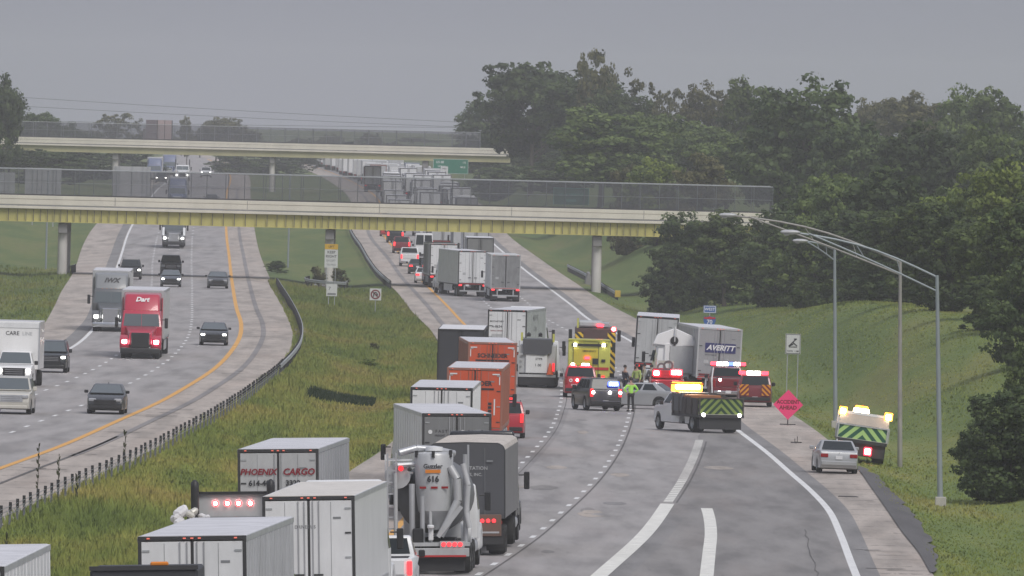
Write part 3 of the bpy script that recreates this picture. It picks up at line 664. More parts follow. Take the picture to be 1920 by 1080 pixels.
sub('paved_seam', shift(L_YELX, 1.5), .16, 440, 640, SEAM, road_l, .006)
# ramp lane and wide gore lines
rampW = lambda y: np.where(y < 690, R_C(y), R_WHX(y) - (R_WHX(690) - R_C(690)) * (1 - sm(690, 760, y)))
strips('ramp_lane', rampW, shift(R_WHX, -.12), 150, 758, .003, RAMPM, 6., 3, road_r)
sub('wide_gore_line', shift(R_C, 0), .56, 150, 560, LINEWW, road_r, .009, 4.); sub('wide_gore_line', shift(R_G, 0), .46, 300, 552, LINEWW, road_r, .009, 4.)
sub('gore_patch', shift(R_C, .62), .70, 380, 535, EDGEM, road_r, .006, 4.)
sub('joint_strip', shift(R_C, -.02), .13, 560, 700, EDGEM, road_r, .006, 4.)
sub('paved_seam', shift(R_BX, .24), .085, 390, 800, SEAM, road_r, .006, 4.); sub('paved_seam', shift(R_C, .34), .08, 560, 690, SEAM, road_r, .0068, 4.)
sub('paved_seam', shift(R_AX, .3), .05, 560, 900, SEAM, road_r, .006, 5.)
pr = random.Random(21)
for k in range(30):
    y = 395 + 360 * pr.random() ** 1.5; F = pr.choice((R_BX, R_BX, R_AX) if y < 560 else (R_C, R_BX, R_AX)) if y < 690 else R_AX
    x0 = float(F(y)) + pr.uniform(.6, 1.6); w_ = pr.uniform(.5, 1.5); ln = pr.uniform(3, 12); z = float(gz0(x0, y)) + .0048 + k * .00003; n_ = 12
    V = [(x0 + w_ / 2 + w_ * .5 * math.cos(a) * pr.uniform(.75, 1.1), y + ln / 2 + ln * .5 * math.sin(a) * pr.uniform(.8, 1.1), z) for a in [2 * math.pi * i / n_ for i in range(n_)]]
    V = [(a_, b_, float(gz0(a_, b_)) + .0048 + k * .00003) for a_, b_, _ in V]
    part('road_patch', MB().add(V, [tuple(range(n_))]), (RAMPM, SHO, EDGEM, ASPH)[k % 4], road_r)
for F, y0_, y1_, ph in ((R_AX, 480, 560, 1.2), (R_WHX, 400, 520, -1.3)):
    y = y0_; x = float(F(y)) + ph; m = MB()
    while y < y1_:
        y2 = y + pr.uniform(3, 7); x2 = float(F(y2)) + ph + pr.uniform(-.06, .06); z = float(gz0(x, y)) + .0105; m.quad((x - .013, y, z), (x + .013, y, z), (x2 + .013, y2, z), (x2 - .013, y2, z)); x, y = x2, y2
    part('sealed_crack', m, SEAM, road_r)
def dashes(F, y0, y1, par, m=LINEW, n=10 ** 9, period=12.2, ln=3.4, w_=.19):
    y = y0
    while y < y1:
        strips('lane_dash', shift(F, -w_ / 2), shift(F, w_ / 2), y, y + ln, .010, m, ln, 1, par); y += period
for F in (L_D1X, L_D2X): dashes(F, 420, 1600, road_l); dashes(F, 1604, 2600, road_l, period=24.4)
dashes(R_AX, 420, 1250, road_r); dashes(R_BX, 330, 1250, road_r)
for k in range(20): strips('short_dash', shift(R_C, -.2), shift(R_C, .17), 562 + k * 3.2, 562 + k * 3.2 + 1.7, .012, LINEWW if k < 13 else FADED, 1.7, 1, road_r)
sub('faded_line', shift(R_C, -.02), .40, 560, 692, FADED, road_r, .009, 4.); strips('older_lane', shift(R_YELX, .2), shift(R_AX, .55), 380, 770, .002, OLDR, 6., 2, road_r)
# transverse cracks and tar spots on the inner shoulders
rc = random.Random(3)
for k in range(46):
    y = rc.uniform(520, 1200); side = rc.random() < .6
    F = L_YELX if side else R_INX; x0 = float(F(y)) + (rc.uniform(.4, 1.6) if side else rc.uniform(.1, 1.5)); ln = rc.uniform(.5, 2.2); dy = rc.uniform(-1, 1)
    z = float(gz0(x0, y)); pts = [(x0 + ln * t / 4, y + dy * t / 4 + rc.uniform(-.25, .25)) for t in range(5)]; m = MB()
    for a, b in zip(pts, pts[1:]): m.quad((a[0], a[1] - .22, z + .012), (b[0], b[1] - .22, z + .012), (b[0], b[1] + .22, z + .012), (a[0], a[1] + .22, z + .012))
    part('shoulder_crack', m, SEAM, road_l if side else road_r)
for k in range(9):
    y = rc.uniform(420, 700); x0 = float(R_WHX(y)) + rc.uniform(.2, 1.2); z = float(gz0(x0, y)) + .014; l = rc.uniform(.8, 2.3)
    part('shoulder_stain', MB().quad((x0, y, z), (x0 + l, y + .3, z), (x0 + l * .9, y + rc.uniform(.3, .8), z), (x0 + .1, y + rc.uniform(.2, .5), z)), RUMB if k % 4 else SEAM, road_r)
gv = strips('gravel_strip', shift(R_OUTX, -.02), lambda y: R_OUTX(y) + .95 * np.sin(np.clip((y - 468) / 172, 0, 1) * math.pi) ** .5, 468, 640, -.06, GRAV, 4., 3, None, 'structure')
me_ = gv.data
for i_, v in enumerate(me_.vertices): v.co.x += (rc.uniform(-.18, .18) if i_ % 4 == 3 else 0); v.co.z = max(float(gz(v.co.x, v.co.y)), float(gz0(v.co.x, v.co.y)) - .12) + .035
# muddy verge beside the median barrier
mv = strips('dirt_verge', shift(L_INX, -.02), lambda y: L_INX(y) + .8 * np.sin(np.clip((y - 860) / 420, 0, 1) * math.pi) ** .5 + .03, 860, 1280, -.06, MUDM, 5., 2, None, 'structure')
for v in mv.data.vertices: v.co.z = float(gz(v.co.x, v.co.y)) + .02

# grass blades and weeds: nobody could count them
def blades(name, n, FL, FR, y0, y1, h0, h1, seed, wmul=1., far=1.6, tall=.0):
    g = np.random.default_rng(seed); u = g.random(n)
    k0, k1 = y0 ** (1 - far), y1 ** (1 - far); Y = (k0 + (k1 - k0) * u) ** (1 / (1 - far))
    a, b = FL(Y), FR(Y); X = a + (b - a) * g.random(n); Z = gz(X, Y) - .04
    h = h0 + (h1 - h0) * g.random(n) ** 1.6; pn = np.sin(X * .5 + 1.3 * np.sin(Y * .03)) * np.sin(Y * .05 + X * .2); h = h * (1 + .45 * pn)
    t = g.random(n) < tall; h = np.where(t, h * 2.0, h); w_ = (.018 + .03 * g.random(n)) * wmul * (Y / 600) ** .5
    ang = g.random(n) * math.pi; lx = g.normal(0, .28, n) * h; ly = g.normal(0, .28, n) * h
    P = np.empty((n, 3, 3)); P[:, 0] = np.stack([X - w_ * np.cos(ang), Y - w_ * np.sin(ang), Z], -1); P[:, 1] = np.stack([X + w_ * np.cos(ang), Y + w_ * np.sin(ang), Z], -1)
    P[:, 2] = np.stack([X + lx, Y + ly, Z + h], -1)
    me = bpy.data.meshes.new(name); me.vertices.add(3 * n); me.vertices.foreach_set('co', P.reshape(-1).astype(np.float32))
    me.loops.add(3 * n); me.loops.foreach_set('vertex_index', np.arange(3 * n, dtype=np.int32)); me.polygons.add(n); me.polygons.foreach_set('loop_start', np.arange(0, 3 * n, 3, dtype=np.int32))
    me.update(calc_edges=True); me.materials.append(BLADE); o = bpy.data.objects.new(name, me); COL.objects.link(o); o['kind'] = 'stuff'; return o
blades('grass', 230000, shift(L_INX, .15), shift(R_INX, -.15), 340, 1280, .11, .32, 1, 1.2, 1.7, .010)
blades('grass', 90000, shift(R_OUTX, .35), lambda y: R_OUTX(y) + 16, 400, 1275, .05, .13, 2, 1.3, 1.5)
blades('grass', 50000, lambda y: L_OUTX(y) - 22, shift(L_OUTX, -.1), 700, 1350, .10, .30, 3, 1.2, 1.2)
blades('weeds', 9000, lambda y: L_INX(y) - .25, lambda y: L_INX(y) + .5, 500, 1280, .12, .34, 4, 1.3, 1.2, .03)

# ------------------------------------------------------------------ bridges
FPOST = paint('dull_fence_post', (.17, .18, .19), .6, .2, dirt=.3)
def fence_mat():
    m, t, n, L, b = _new('chain_link_mesh'); b.inputs['Base Color'].default_value = (.085, .09, .105, 1); b.inputs['Roughness'].default_value = .6
    a = noise(t, mapping(t, (.25, .25, .25), 'Position'), 1, 2); r = ramp(t, a.outputs[0], [(.3, .58), (.7, .66)])
    tr = N(t, 'ShaderNodeBsdfTransparent'); ms = N(t, 'ShaderNodeMixShader'); L.new(r.outputs[0], ms.inputs[0]); L.new(b.outputs[0], ms.inputs[1]); L.new(tr.outputs[0], ms.inputs[2]); L.new(ms.outputs[0], n['Material Output'].inputs[0]); return m
FENCE = fence_mat()
def bridge(label, flabel, Y0, x0, x1, zb, zg, zp, piers, girm, fx0, fx1, fh, pr, gspan, posts, wide=13.):
    """zb girder foot, zg girder head, zp parapet head"""
    root = thing('road_bridge', label, 'bridge', None, (x0, Y0, 0))
    def P(name, m, mt, **k):
        for i, v in enumerate(m.v): m.v[i] = (v[0] - x0, v[1] - Y0, v[2])
        return part(name, m, mt, root, **k)
    sl = 0.0
    for yy in (Y0 + .35, Y0 + wide - .4):
        P('girder', MB().box(((x0 + x1) / 2, yy, (zb + zg) / 2), (x1 - x0, .04, zg - zb)).box(((x0 + x1) / 2, yy, zb + .02), (x1 - x0, .36, .05)), girm)
    for k in range(1, 5): P('inner_girder', MB().box(((x0 + x1) / 2, Y0 + .35 + k * (wide - .75) / 5, (zb + zg) / 2 + .03), (x1 - x0, .3, zg - zb - .02)), girm)
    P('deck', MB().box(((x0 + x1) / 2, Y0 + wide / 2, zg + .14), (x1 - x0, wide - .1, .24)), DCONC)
    for yy in (Y0 + .0, Y0 + wide):
        P('parapet', MB().box(((x0 + x1) / 2, yy + .12, (zg + zp) / 2 + .19), (x1 - x0, .30, zp - zg - .38)).box(((x0 + x1) / 2, yy + .10, zg + .13), (x1 - x0, .42, .25)), PARA, bevel=.02)
        P('parapet_shadow_line', MB().box(((x0 + x1) / 2, yy - .035, zp - .34), (x1 - x0, .02, .035)), paint('brown_ledge_shadow', (.34, .29, .23), .85, dirt=.5), ); P('parapet_ledge', MB().box(((x0 + x1) / 2, yy - .07, zg + .30), (x1 - x0, .06, .05)), DCONC)  # thin brown strip paints the shadow line below the parapet top
    # stiffeners: closer together over the piers
    if gspan:
        xs = []; x = x0 + .4
        while x < x1 - .3:
            d = min(abs(x - p) for p, *_ in piers) if piers else 9; xs.append(x); x += .62 + .40 * float(sm(1.5, 8, d))
        sm_ = None
        for x in xs:
            if sm_ is None: sm_ = part('stiffener', MB().box((0, .27, (zb + zg) / 2), (.05, .15, zg - zb - .08)), girm, root, bevel=.005); sm_.location.x = x - x0
            else: share(sm_, root, (x - x0, 0, 0))
        ln = None
        for x in xs:
            if ln is None: ln = part('stiffener_seam', MB().box((.045, .30, (zb + zg) / 2), (.085, .05, zg - zb - .1)), SEAM, root); ln.location.x = x - x0
            else: share(ln, root, (x - x0, 0, 0))
        for x in np.arange(x0 + 6, x1, 12.3): P('parapet_joint', MB().box((x, Y0 - .045, (zg + zp) / 2 + .2), (.04, .02, zp - zg - .45)), DCONC)
    for (px_, r_, zf) in piers:
        for yy in ((Y0 + 1.6), (Y0 + wide / 2), (Y0 + wide - 1.6)):
            c = P('pier_column', MB().cyl((px_, yy, zf - .4), (px_, yy, zb - .9), r_, n=18), CONC, smooth=True)
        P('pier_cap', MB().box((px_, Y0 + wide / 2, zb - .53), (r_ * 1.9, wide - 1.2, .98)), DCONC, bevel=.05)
        P('bearing', MB().box((px_, Y0 + .5, zb - .02), (.4, .35, .10)), DARK)
    # fence
    f = thing('chain_link_fence', flabel, 'fence', None, (fx0, Y0 + .2, zp)); n = int((fx1 - fx0) / posts)
    part('wire_mesh', MB().quad((0, 0, 0), (fx1 - fx0, 0, 0), (fx1 - fx0, 0, fh), (0, 0, fh)), FENCE, f)
    pm = None
    for k in range(n + 1):
        xx = (fx1 - fx0) * k / n
        if pm is None: pm = part('fence_post', MB().cyl((0, .03, -.1), (0, .03, fh), .035 if fh > 2 and posts < 2 else .05, n=6), FPOST, f)
        else: share(pm, f, (xx, 0, 0))
    part('top_rail', MB().cyl((0, .03, fh), (fx1 - fx0, .03, fh), .04, n=6), GALV, f); part('middle_rail', MB().cyl((0, .03, fh * .5), (fx1 - fx0, .03, fh * .5), .02, n=6), GALV, f)
    part('bottom_rail', MB().box(((fx1 - fx0) / 2, .0, .06), (fx1 - fx0, .16, .12)), DARK, f)
    f2 = thing('chain_link_fence', flabel.replace('facing', 'on the far side of') if False else 'far side ' + flabel, 'fence', None, (fx0, Y0 + wide, zp))
    part('wire_mesh', MB().quad((0, 0, 0), (fx1 - fx0, 0, 0), (fx1 - fx0, 0, fh), (0, 0, fh)), FENCE, f2)
    for k in range(0, n + 1, 2): share(pm, f2, ((fx1 - fx0) * k / n, 0, 0))
    part('top_rail', MB().cyl((0, .03, fh), (fx1 - fx0, .03, fh), .035, n=6), GALV, f2)
    return root, f
def X_at(px, py, s): return atd(px, py, s)[0]
s1 = FPX / YB
piers1 = [(X_at(116, 470, s1), .44, 0.), (X_at(617, 480, s1), .42, -.5), (X_at(1119, 500, s1), .44, -.8)]
br1, fn1 = bridge('near road bridge with yellow steel girders and cream parapet over the motorway', 'chain link fence with many thin posts along the near yellow girder bridge', YB, -80, 31, 4.45, 5.66, 6.9, piers1, YGIRD, -76, X_at(1449, 370, s1), 2.44, None, True, 1.75)
YB2 = 2185.; s2 = FPX / YB2
piers2 = [(X_at(216, 300, s2), .5, 3.), (X_at(510, 310, s2), .42, 3.), (X_at(797, 310, s2), .5, 3.)]
br2, fn2 = bridge('far road bridge with cream parapet and slim girders crossing behind the near one', 'hazy chain link fence along the far bridge parapet', YB2, X_at(-30, 265, s2), X_at(957, 285, s2), 8.25, 9.2, 10.45, piers2, YGIRD2, X_at(10, 240, s2), X_at(900, 262, s2), 2.44, None, False, 2.2, 12.)
# dark strip under the fence on the near bridge and the green sign seen from behind
sg = thing('overhead_sign', 'green framed road sign hanging on the near bridge fence seen from behind', 'road sign', None, (X_at(1071, 370, s1), YB + .3, 7.0))
part('sign_panel', MB().box((0, .06, 1.0), (3.2, .05, 1.5)), paint('dull_teal_sign_back', (.10, .16, .15), .6, dirt=.3), sg)
part('sign_frame', MB().box((0, .0, 1.78), (3.3, .05, .05)).box((-1.63, 0, 1.0), (.05, .05, 1.5)).box((1.63, 0, 1.0), (.05, .05, 1.5)), paint('teal_frame', (.16, .32, .29), .6), sg)
letter('US 68  URBANA', .34, paint('teal_letters', (.16, .34, .30), .6), sg, (0, .02, 1.15)); letter('XENIA', .34, paint('teal_letters', (.16, .34, .30), .6), sg, (0, .02, .62))

# ------------------------------------------------------------------ barriers
def wbeam(label, pts, side=-1, name='guard_rail', yellow_end=False, step=1.9, tilt=0):
    """pts: ground path"""
    root = thing(name, label, 'guardrail', None, (pts[0][0], pts[0][1], float(gz(*pts[0])))); o0 = Vector(root.location)
    L = [0.]
    for a, b in zip(pts, pts[1:]): L.append(L[-1] + math.dist(a, b))
    xs = interp(list(zip(L, [p[0] for p in pts]))) if len(pts) > 2 else (lambda t: pts[0][0] + (pts[1][0] - pts[0][0]) * t / L[-1])
    ys = interp(list(zip(L, [p[1] for p in pts]))) if len(pts) > 2 else (lambda t: pts[0][1] + (pts[1][1] - pts[0][1]) * t / L[-1])
    T = np.arange(0, L[-1], step); P = [(float(xs(t)), float(ys(t))) for t in T]; P = [(x, y, float(gz(x, y))) for x, y in P]
    prof = [(0, .42), (.05, .46), (.05, .53), (0, .565), (.05, .60), (.05, .67), (0, .71), (-.015, .71), (-.015, .42)]
    m = MB(); n = len(prof); vs = []
    for i, p in enumerate(P):
        a = P[min(i + 1, len(P) - 1)]; b = P[max(i - 1, 0)]; d = Vector((a[0] - b[0], a[1] - b[1], 0)).normalized(); nn = Vector((-d.y, d.x, 0)) * side
        for u, z in prof: vs.append(Vector((p[0], p[1], p[2] + z)) + nn * (u + .08) - o0)
    m.add(vs, [(i * n + k, i * n + (k + 1) % n, (i + 1) * n + (k + 1) % n, (i + 1) * n + k) for i in range(len(P) - 1) for k in range(n)]); part('rail', m, GALV, root)
    pm = None
    for p in P:
        loc = Vector(p) - o0
        if pm is None: pm = part('post', MB().box((0, 0, .30), (.12, .16, .84)), DARK, root); pm.location = loc
        else: share(pm, root, loc)
    if yellow_end:
        e = Vector(P[0]) - o0; part('end_marker', MB().box((e.x, e.y - .15, .55), (.52, .1, .62)), paint('yellow_end_marker', (.62, .42, .06), .6, dirt=.3), root, bevel=.03)
    return root
E = lambda F, d, y: (float(F(y)) + d, y)
wbeam('steel guardrail along the median side of the oncoming carriageway before the bridge', [E(L_INX, .30, y) for y in range(800, 1270, 40)])
wbeam('steel guardrail along the inner shoulder beyond the middle bridge pier', [E(R_INX, -.35, y) for y in range(1275, 1700, 40)], 1)
gp = at(1158, 556); gq = at(1107, 525)
rr = wbeam('short guardrail with yellow end marker beside the right bridge pier', [gp, ((gp[0] + gq[0]) / 2, (gp[1] + gq[1]) / 2 - 2), gq, (gq[0] - 2.0, gq[1] + 60)], 1, yellow_end=True)
bx = at(1104, 530)
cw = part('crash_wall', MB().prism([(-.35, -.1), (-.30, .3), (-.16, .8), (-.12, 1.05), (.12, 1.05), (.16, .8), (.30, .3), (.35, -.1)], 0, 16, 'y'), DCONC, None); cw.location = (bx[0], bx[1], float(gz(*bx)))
tag(cw, 'weathered concrete crash wall at the foot of the right bridge pier', 'barrier')
lp = at(134, 512); wbeam('short guardrail end beside the left bridge pier', [lp, (lp[0] + .1, lp[1] + 7), (lp[0] - .1, lp[1] + 14)], 1)
cx = piers1[1][0]; cy = YB - 6
ringp = [(cx - 1.9, cy + 14), (cx - 1.95, cy - 2), (cx - 1.2, cy - 11), (cx, cy - 14), (cx + 1.2, cy - 11), (cx + 1.65, cy - 2), (cx + 1.7, cy + 14)]
wbeam('guardrail bent in a loop around the foot of the middle bridge pier', ringp, -1)
rub = thing('rubble_heap', 'grey rubble and brush heaped around the middle bridge pier', 'rubble', None, (cx, cy - 6, float(gz(cx, cy - 6))))
for k in range(26):
    a = rc.uniform(0, 6.28); q = rc.uniform(.2, 1.5); r_ = rc.uniform(.15, .38)
    part('stone', MB().lathe([(.01, -r_ * .6), (r_, -r_ * .2), (r_ * .8, r_ * .5), (.01, r_ * .8)], (q * math.cos(a), q * 4 * math.sin(a), r_ * .4), n=7), (DCONC, SEAM, BARK)[k % 3], rub)
# high tension cable barrier
cb = thing('cable_barrier', 'cable barrier of short dark posts along the grass median edge', 'barrier', None, (float(L_INX(470)) + .35, 470, float(gz(float(L_INX(470)) + .35, 470)))); o0 = Vector(cb.location)
pm = None; pts = []
y = 470.
while y < 815:
    x = float(L_INX(y)) + .35; z = float(gz(x, y)); loc = Vector((x, y, z)) - o0; pts.append(loc)
    if pm is None:
        pm = part('post', MB().box((0, 0, .38), (.085, .09, .92)), FPOST, cb, bevel=.01); pc = part('post_cap', MB().box((0, 0, .70), (.11, .10, .32)), BLACK, pm)
    else:
        q = share(pm, cb, loc, (0, rc.uniform(-.04, .04), 0)); share(pc, q)
    y += 4.6
for h in (.45, .58, .72): part('cable', MB().tube([p + Vector((.03, 0, h)) for p in pts], .012, 4), CABLEM, cb)

# ------------------------------------------------------------------ lighting columns
def lamp_post(label, bpx, bpy_, tpx, tpy, arm, lean=-1.2, mat=POLEM, base=True):
    X, Y = at(bpx, bpy_); s = FPX / Y; xx, yy = unroll(tpx, tpy); zt = CAM_H - yy / s; xt = xx / s; z0 = float(gz(X, Y))
    root = thing('lamp_post', label, 'street lamp', 'lighting columns on the grass verge', (X, Y, z0)); top = Vector((xt - X, 0, zt - z0))
    part('pole', MB().cyl((0, 0, -.2), top, .125, .075, 12), mat, root, smooth=True)
    if base: part('foundation', MB().box((0, 0, .12), (.46, .46, .5)), paint('pale_foundation_concrete', (.52, .50, .46), .85, dirt=.35), root, bevel=.02)
    ax, ay = arm; ex, ey = unroll(ax, ay); tip = Vector((ex / s - X, -.6, CAM_H - ey / s - z0)); t0 = top - Vector((0, 0, .08)); t1 = top * .93 if top.z > 1 else top
    k = abs(tip.x - top.x)
    def cur(a, b, sag, n=7): return [a.lerp(b, i / n) + Vector((0, 0, sag * math.sin(math.pi * i / n))) for i in range(n + 1)]
    up = cur(t0, tip, .16 * k / 3); lo = cur(t1, tip + Vector((.30 * k / 3, 0, -.03)), .05)
    part('arm', MB().tube(up, .045, 8), mat, root, smooth=True); part('strut', MB().tube(lo, .038, 8), mat, root, smooth=True)
    for f in (.3, .62): a, b = up[int(f * 7)], lo[int(f * 7)]; part('brace', MB().cyl(a, b, .02, n=6), mat, root)
    lum = part('luminaire', MB().lathe([(.01, -.42), (.10, -.36), (.16, -.15), (.17, .1), (.11, .32), (.05, .42)], (0, 0, 0), axis='x', n=14), paint('luminaire_shell', (.50, .51, .52), .45, .2, dirt=.2), root, smooth=True)
    lum.location = tip + Vector((-.2, 0, .02)); lum.scale = (1, 1, .62)
    part('lens', MB().lathe([(.01, -.13), (.10, -.10), (.15, 0)], n=14), paint('lamp_lens', (.45, .47, .48), .2), lum, smooth=True).location = (-.14, 0, -.13)
    return root
lamp_post('nearest galvanised lighting column on a pale block with a long arm over the ramp', 1764, 930, 1757, 516, (1490, 436))
lamp_post('weathered lighting column with no block and the longest arm, middle of the three', 1688, 862, 1688, 488, (1372, 404), base=False, mat=paint('weathered_pole', (.36, .35, .33), .6, .2, dirt=.5))
lamp_post('farthest lighting column with a short arm behind the leaning dump truck', 1567, 795, 1565, 465, (1507, 452))

# ------------------------------------------------------------------ signs
SIGNW = paint('white_sign_face', (.62, .63, .62), .5, dirt=.12); SIGNB = paint('blue_sign_face', (.045, .12, .34), .5, dirt=.1); SIGNG = paint('green_sign_face', (.012, .17, .10), .5, dirt=.12)
def sign_at(name, label, px, py, s, w_, h_, face, ground=None, posts=(-.3, .3), cat='road sign', back=GALV, border=None):
    X, Y, Z = atd(px, py, s); z0 = float(gz(X, Y)); root = thing(name, label, cat, None, (X, Y, z0)); zc = Z - z0
    part('sign_panel', MB().box((0, 0, zc), (w_, .03, h_)), face, root, bevel=.004)
    if border: part('border', MB().box((0, -.018, zc + h_ / 2 - .04), (w_ - .04, .006, .03)).box((0, -.018, zc - h_ / 2 + .04), (w_ - .04, .006, .03)).box((w_ / 2 - .04, -.018, zc), (.03, .006, h_ - .08)).box((-w_ / 2 + .04, -.018, zc), (.03, .006, h_ - .08)), border, root)
    for x in posts: part('post', MB().box((x, .06, (zc + h_ / 2) / 2 - .15), (.06, .05, zc + h_ / 2 + .2)), GALV, root)
    return root, zc
r1, z1 = sign_at('direction_sign', 'blue WEST plate above an interstate 70 shield on one post behind the white trailers', 1331, 580, 30.6, .78, .46, SIGNB, posts=(0,), border=WINK)
letter('WEST', .24, WINK, r1, (0, -.024, z1))
sh = part('shield', MB().prism([(-.36, -.05), (-.38, .12), (-.34, .28), (-.2, .24), (0, .32), (.2, .24), (.34, .28), (.38, .12), (.36, -.05), (.26, -.26), (0, -.42), (-.26, -.26)], -.02, .02, 'y'), SIGNB, r1); sh.location = (0, 0, z1 - .72)
part('red_band', MB().prism([(-.35, .13), (-.33, .25), (-.2, .22), (0, .29), (.2, .22), (.33, .25), (.35, .13)], -.03, -.022, 'y'), TAPER, sh); letter('70', .36, WINK, sh, (0, -.03, -.06))
r2, z2 = sign_at('tow_zone_sign', 'white rectangular sign with a black slanted vehicle symbol on the grass bank', 1487, 645, 31, .92, 1.22, SIGNW, posts=(-.32, .32), border=INK)
for a, b in (((-.26, -.15), (.2, .32)), ((-.24, -.12), (.02, -.02)), ((.0, .08), (.24, -.12)), ((.05, .3), (.22, .3))): part('symbol', MB().box(((a[0] + b[0]) / 2, -.022, z2 + (a[1] + b[1]) / 2), (math.dist(a, b), .006, .07), ry=-math.atan2(b[1] - a[1], b[0] - a[0])), INK, r2)
part('symbol', MB().box((.0, -.022, z2 - .18), (.5, .006, .05)), INK, r2); letter('TOW  1 MI', .15, INK, r2, (0, -.024, z2 - .44))
r3, z3 = sign_at('lane_sign', 'white KEEP RIGHT sign with yellow top plate standing before the middle bridge pier', 621, 485, FPX / 1262, 1.2, 1.65, SIGNW, posts=(-.4, .4))
part('top_plate', MB().box((0, -.01, z3 + 1.09), (1.2, .03, .48)), paint('yellow_sign_face', (.62, .38, .03), .5, dirt=.15), r3); letter('LEFT', .26, INK, r3, (0, -.03, z3 + 1.09))
for i, (t_, q_) in enumerate((('KEEP', .34), ('RIGHT', .34), ('EXCEPT', .24), ('TO PASS', .22))): letter(t_, q_, INK if i < 2 else GREYINK, r3, (0, -.022, z3 + .58 - i * .38))
r4, z4 = sign_at('small_sign', 'small white regulation sign with faint lettering low in the median grass', 622, 544, FPX / 1150, .9, 1.0, SIGNW, posts=(-.25, .25))
letter('7', .4, GREYINK, r4, (-.18, -.022, z4 + .12)); part('text_band', MB().box((0, -.02, z4 - .32), (.7, .006, .16)), GREYINK, r4)
r5, z5 = sign_at('no_u_turn_sign', 'square white no U turn sign alone in the median grass', 704, 552, FPX / 1145, .95, .98, SIGNW, posts=(0,))
part('red_ring', MB().lathe([(.29, -.022), (.29, -.03), (.40, -.03), (.40, -.022)], (0, 0, z5), axis='y', n=24), paint('dull_red_ring', (.20, .03, .04), .5), r5)
ua = [(-.14, -.18), (-.14, .06), (-.08, .16), (.04, .18), (.13, .10), (.14, -.02)]
part('u_arrow', MB().tube([(a, -.035, z5 + b) for a, b in ua], .04, 5).prism([(.04, z5 - .0), (.24, z5 - .0), (.14, z5 - .17)], -.045, -.03, 'y'), INK, r5)
part('red_bar', MB().box((0, -.055, z5), (.74, .01, .07), ry=R(45)), paint('dull_red_ring', (.20, .03, .04), .5), r5)
r6, z6 = sign_at('guide_sign', 'large green guide sign with white border and mast lines beyond the far pier', 845, 312, 12.0, 5.5, 2.3, SIGNG, posts=(-2.2, 2.2), border=paint('white_lettering', (.8, .8, .8)))
letter('US 68', .5, WINK, r6, (-1.7, -.03, z6 + .62)); letter('Urbana', .42, WINK, r6, (-1.4, -.03, z6 + .0)); letter('Xenia', .42, WINK, r6, (-1.6, -.03, z6 - .62)); letter('1/2', .42, WINK, r6, (2.1, -.03, z6 + .62)); letter('MILE', .4, WINK, r6, (1.9, -.03, z6 - .1))
r7, z7 = sign_at('speed_sign', 'small white sign standing in front of the big green guide sign', 833, 322, 12.6, 1.1, 1.6, SIGNW, posts=(0,)); letter('70', .6, INK, r7, (0, -.03, z7 - .2)); letter('SPEED', .24, INK, r7, (0, -.03, z7 + .45))
BACKP = paint('sign_back_aluminium', (.46, .465, .48), .5, .2, dirt=.2)
def sign_back(label, px, py, s, w_, h_, poles, braces=True):
    r, z = sign_at('sign_back', label, px, py, s, w_, h_, BACKP, posts=())
    for x in poles:
        part('post', MB().box((x, -.12, (z + h_ / 2) / 2), (.14, .16, z + h_ / 2)), GALV, r)
    for k in (-.3, .05, .36): part('stringer', MB().box((0, -.04, z + k * h_), (w_ * .98, .04, .07)), GALV, r)
    if braces:
        part('brace', MB().cyl((poles[0], -.15, z * .5), (poles[0] + 1.1, -.1, 0), .05, n=6), GALV, r)
    return r
sign_back('back of the widest pale sign, on dark posts left of the far blue trucks', 247, 342, 14.2, 4.9, 4.2, (-2.1, -1.6, .1, 1.5, 2.1))
sign_back('back of a pale sign at the left frame edge beyond the near bridge', 2, 345, 15.2, 3.4, 2.9, (-.9, 1.0))
sign_back('back of a pale three panel sign seen through the bridge fence at the left', 81, 340, 15.5, 4.4, 3.2, (-1.2, 1.3), False)
sign_back('small long white sign back standing before the dark trees on the left', 153, 311, 11.0, 3.6, .95, (-1.2, 1.2), False)
# fold-up ACCIDENT AHEAD sign
PINK = paint('fluorescent_pink_fabric', (.88, .055, .20), .6, dirt=.08); PINK.node_tree.nodes['Principled BSDF'].inputs['Emission Strength'].default_value = 0
X, Y = at(1477, 797); rA = thing('roll_up_sign', 'bright pink diamond ACCIDENT AHEAD sign on a spring stand on the shoulder', 'warning sign', None, (X, Y, float(gz(X, Y)))); 
part('sign_face', MB().prism([(0, .28), (.80, 1.08), (0, 1.88), (-.80, 1.08)], -.01, .01, 'y'), PINK, rA)
letter('ACCIDENT', .27, REDINK, rA, (0, -.016, 1.22), bold=.04, squeeze=.9); letter('AHEAD', .28, REDINK, rA, (0, -.016, .92), bold=.04)
part('stand', MB().cyl((0, .05, 0), (0, .05, .5), .03, n=6).box((0, .05, .04), (.85, .05, .05)).box((0, .05, .04), (.05, 1.0, .05)), BLACK, rA); part('cross_brace', MB().box((0, .03, 1.08), (1.55, .02, .03)).box((0, .03, 1.08), (.03, .02, 1.55)), BLACK, rA)
X, Y = at(1493, 831); rB = thing('empty_sign_stand', 'empty black folding sign stand lying on the shoulder pavement', 'sign stand', None, (X, Y, float(gz(X, Y)) + .01))
part('leg', MB().box((0, 0, .03), (.55, .06, .05)), BLACK, rB); part('leg', MB().box((0, .2, .03), (.06, .9, .05)), BLACK, rB); part('upright', MB().box((.05, 0, .18), (.035, .035, .30)).box((-.07, 0, .12), (.035, .035, .2)), BLACK, rB)
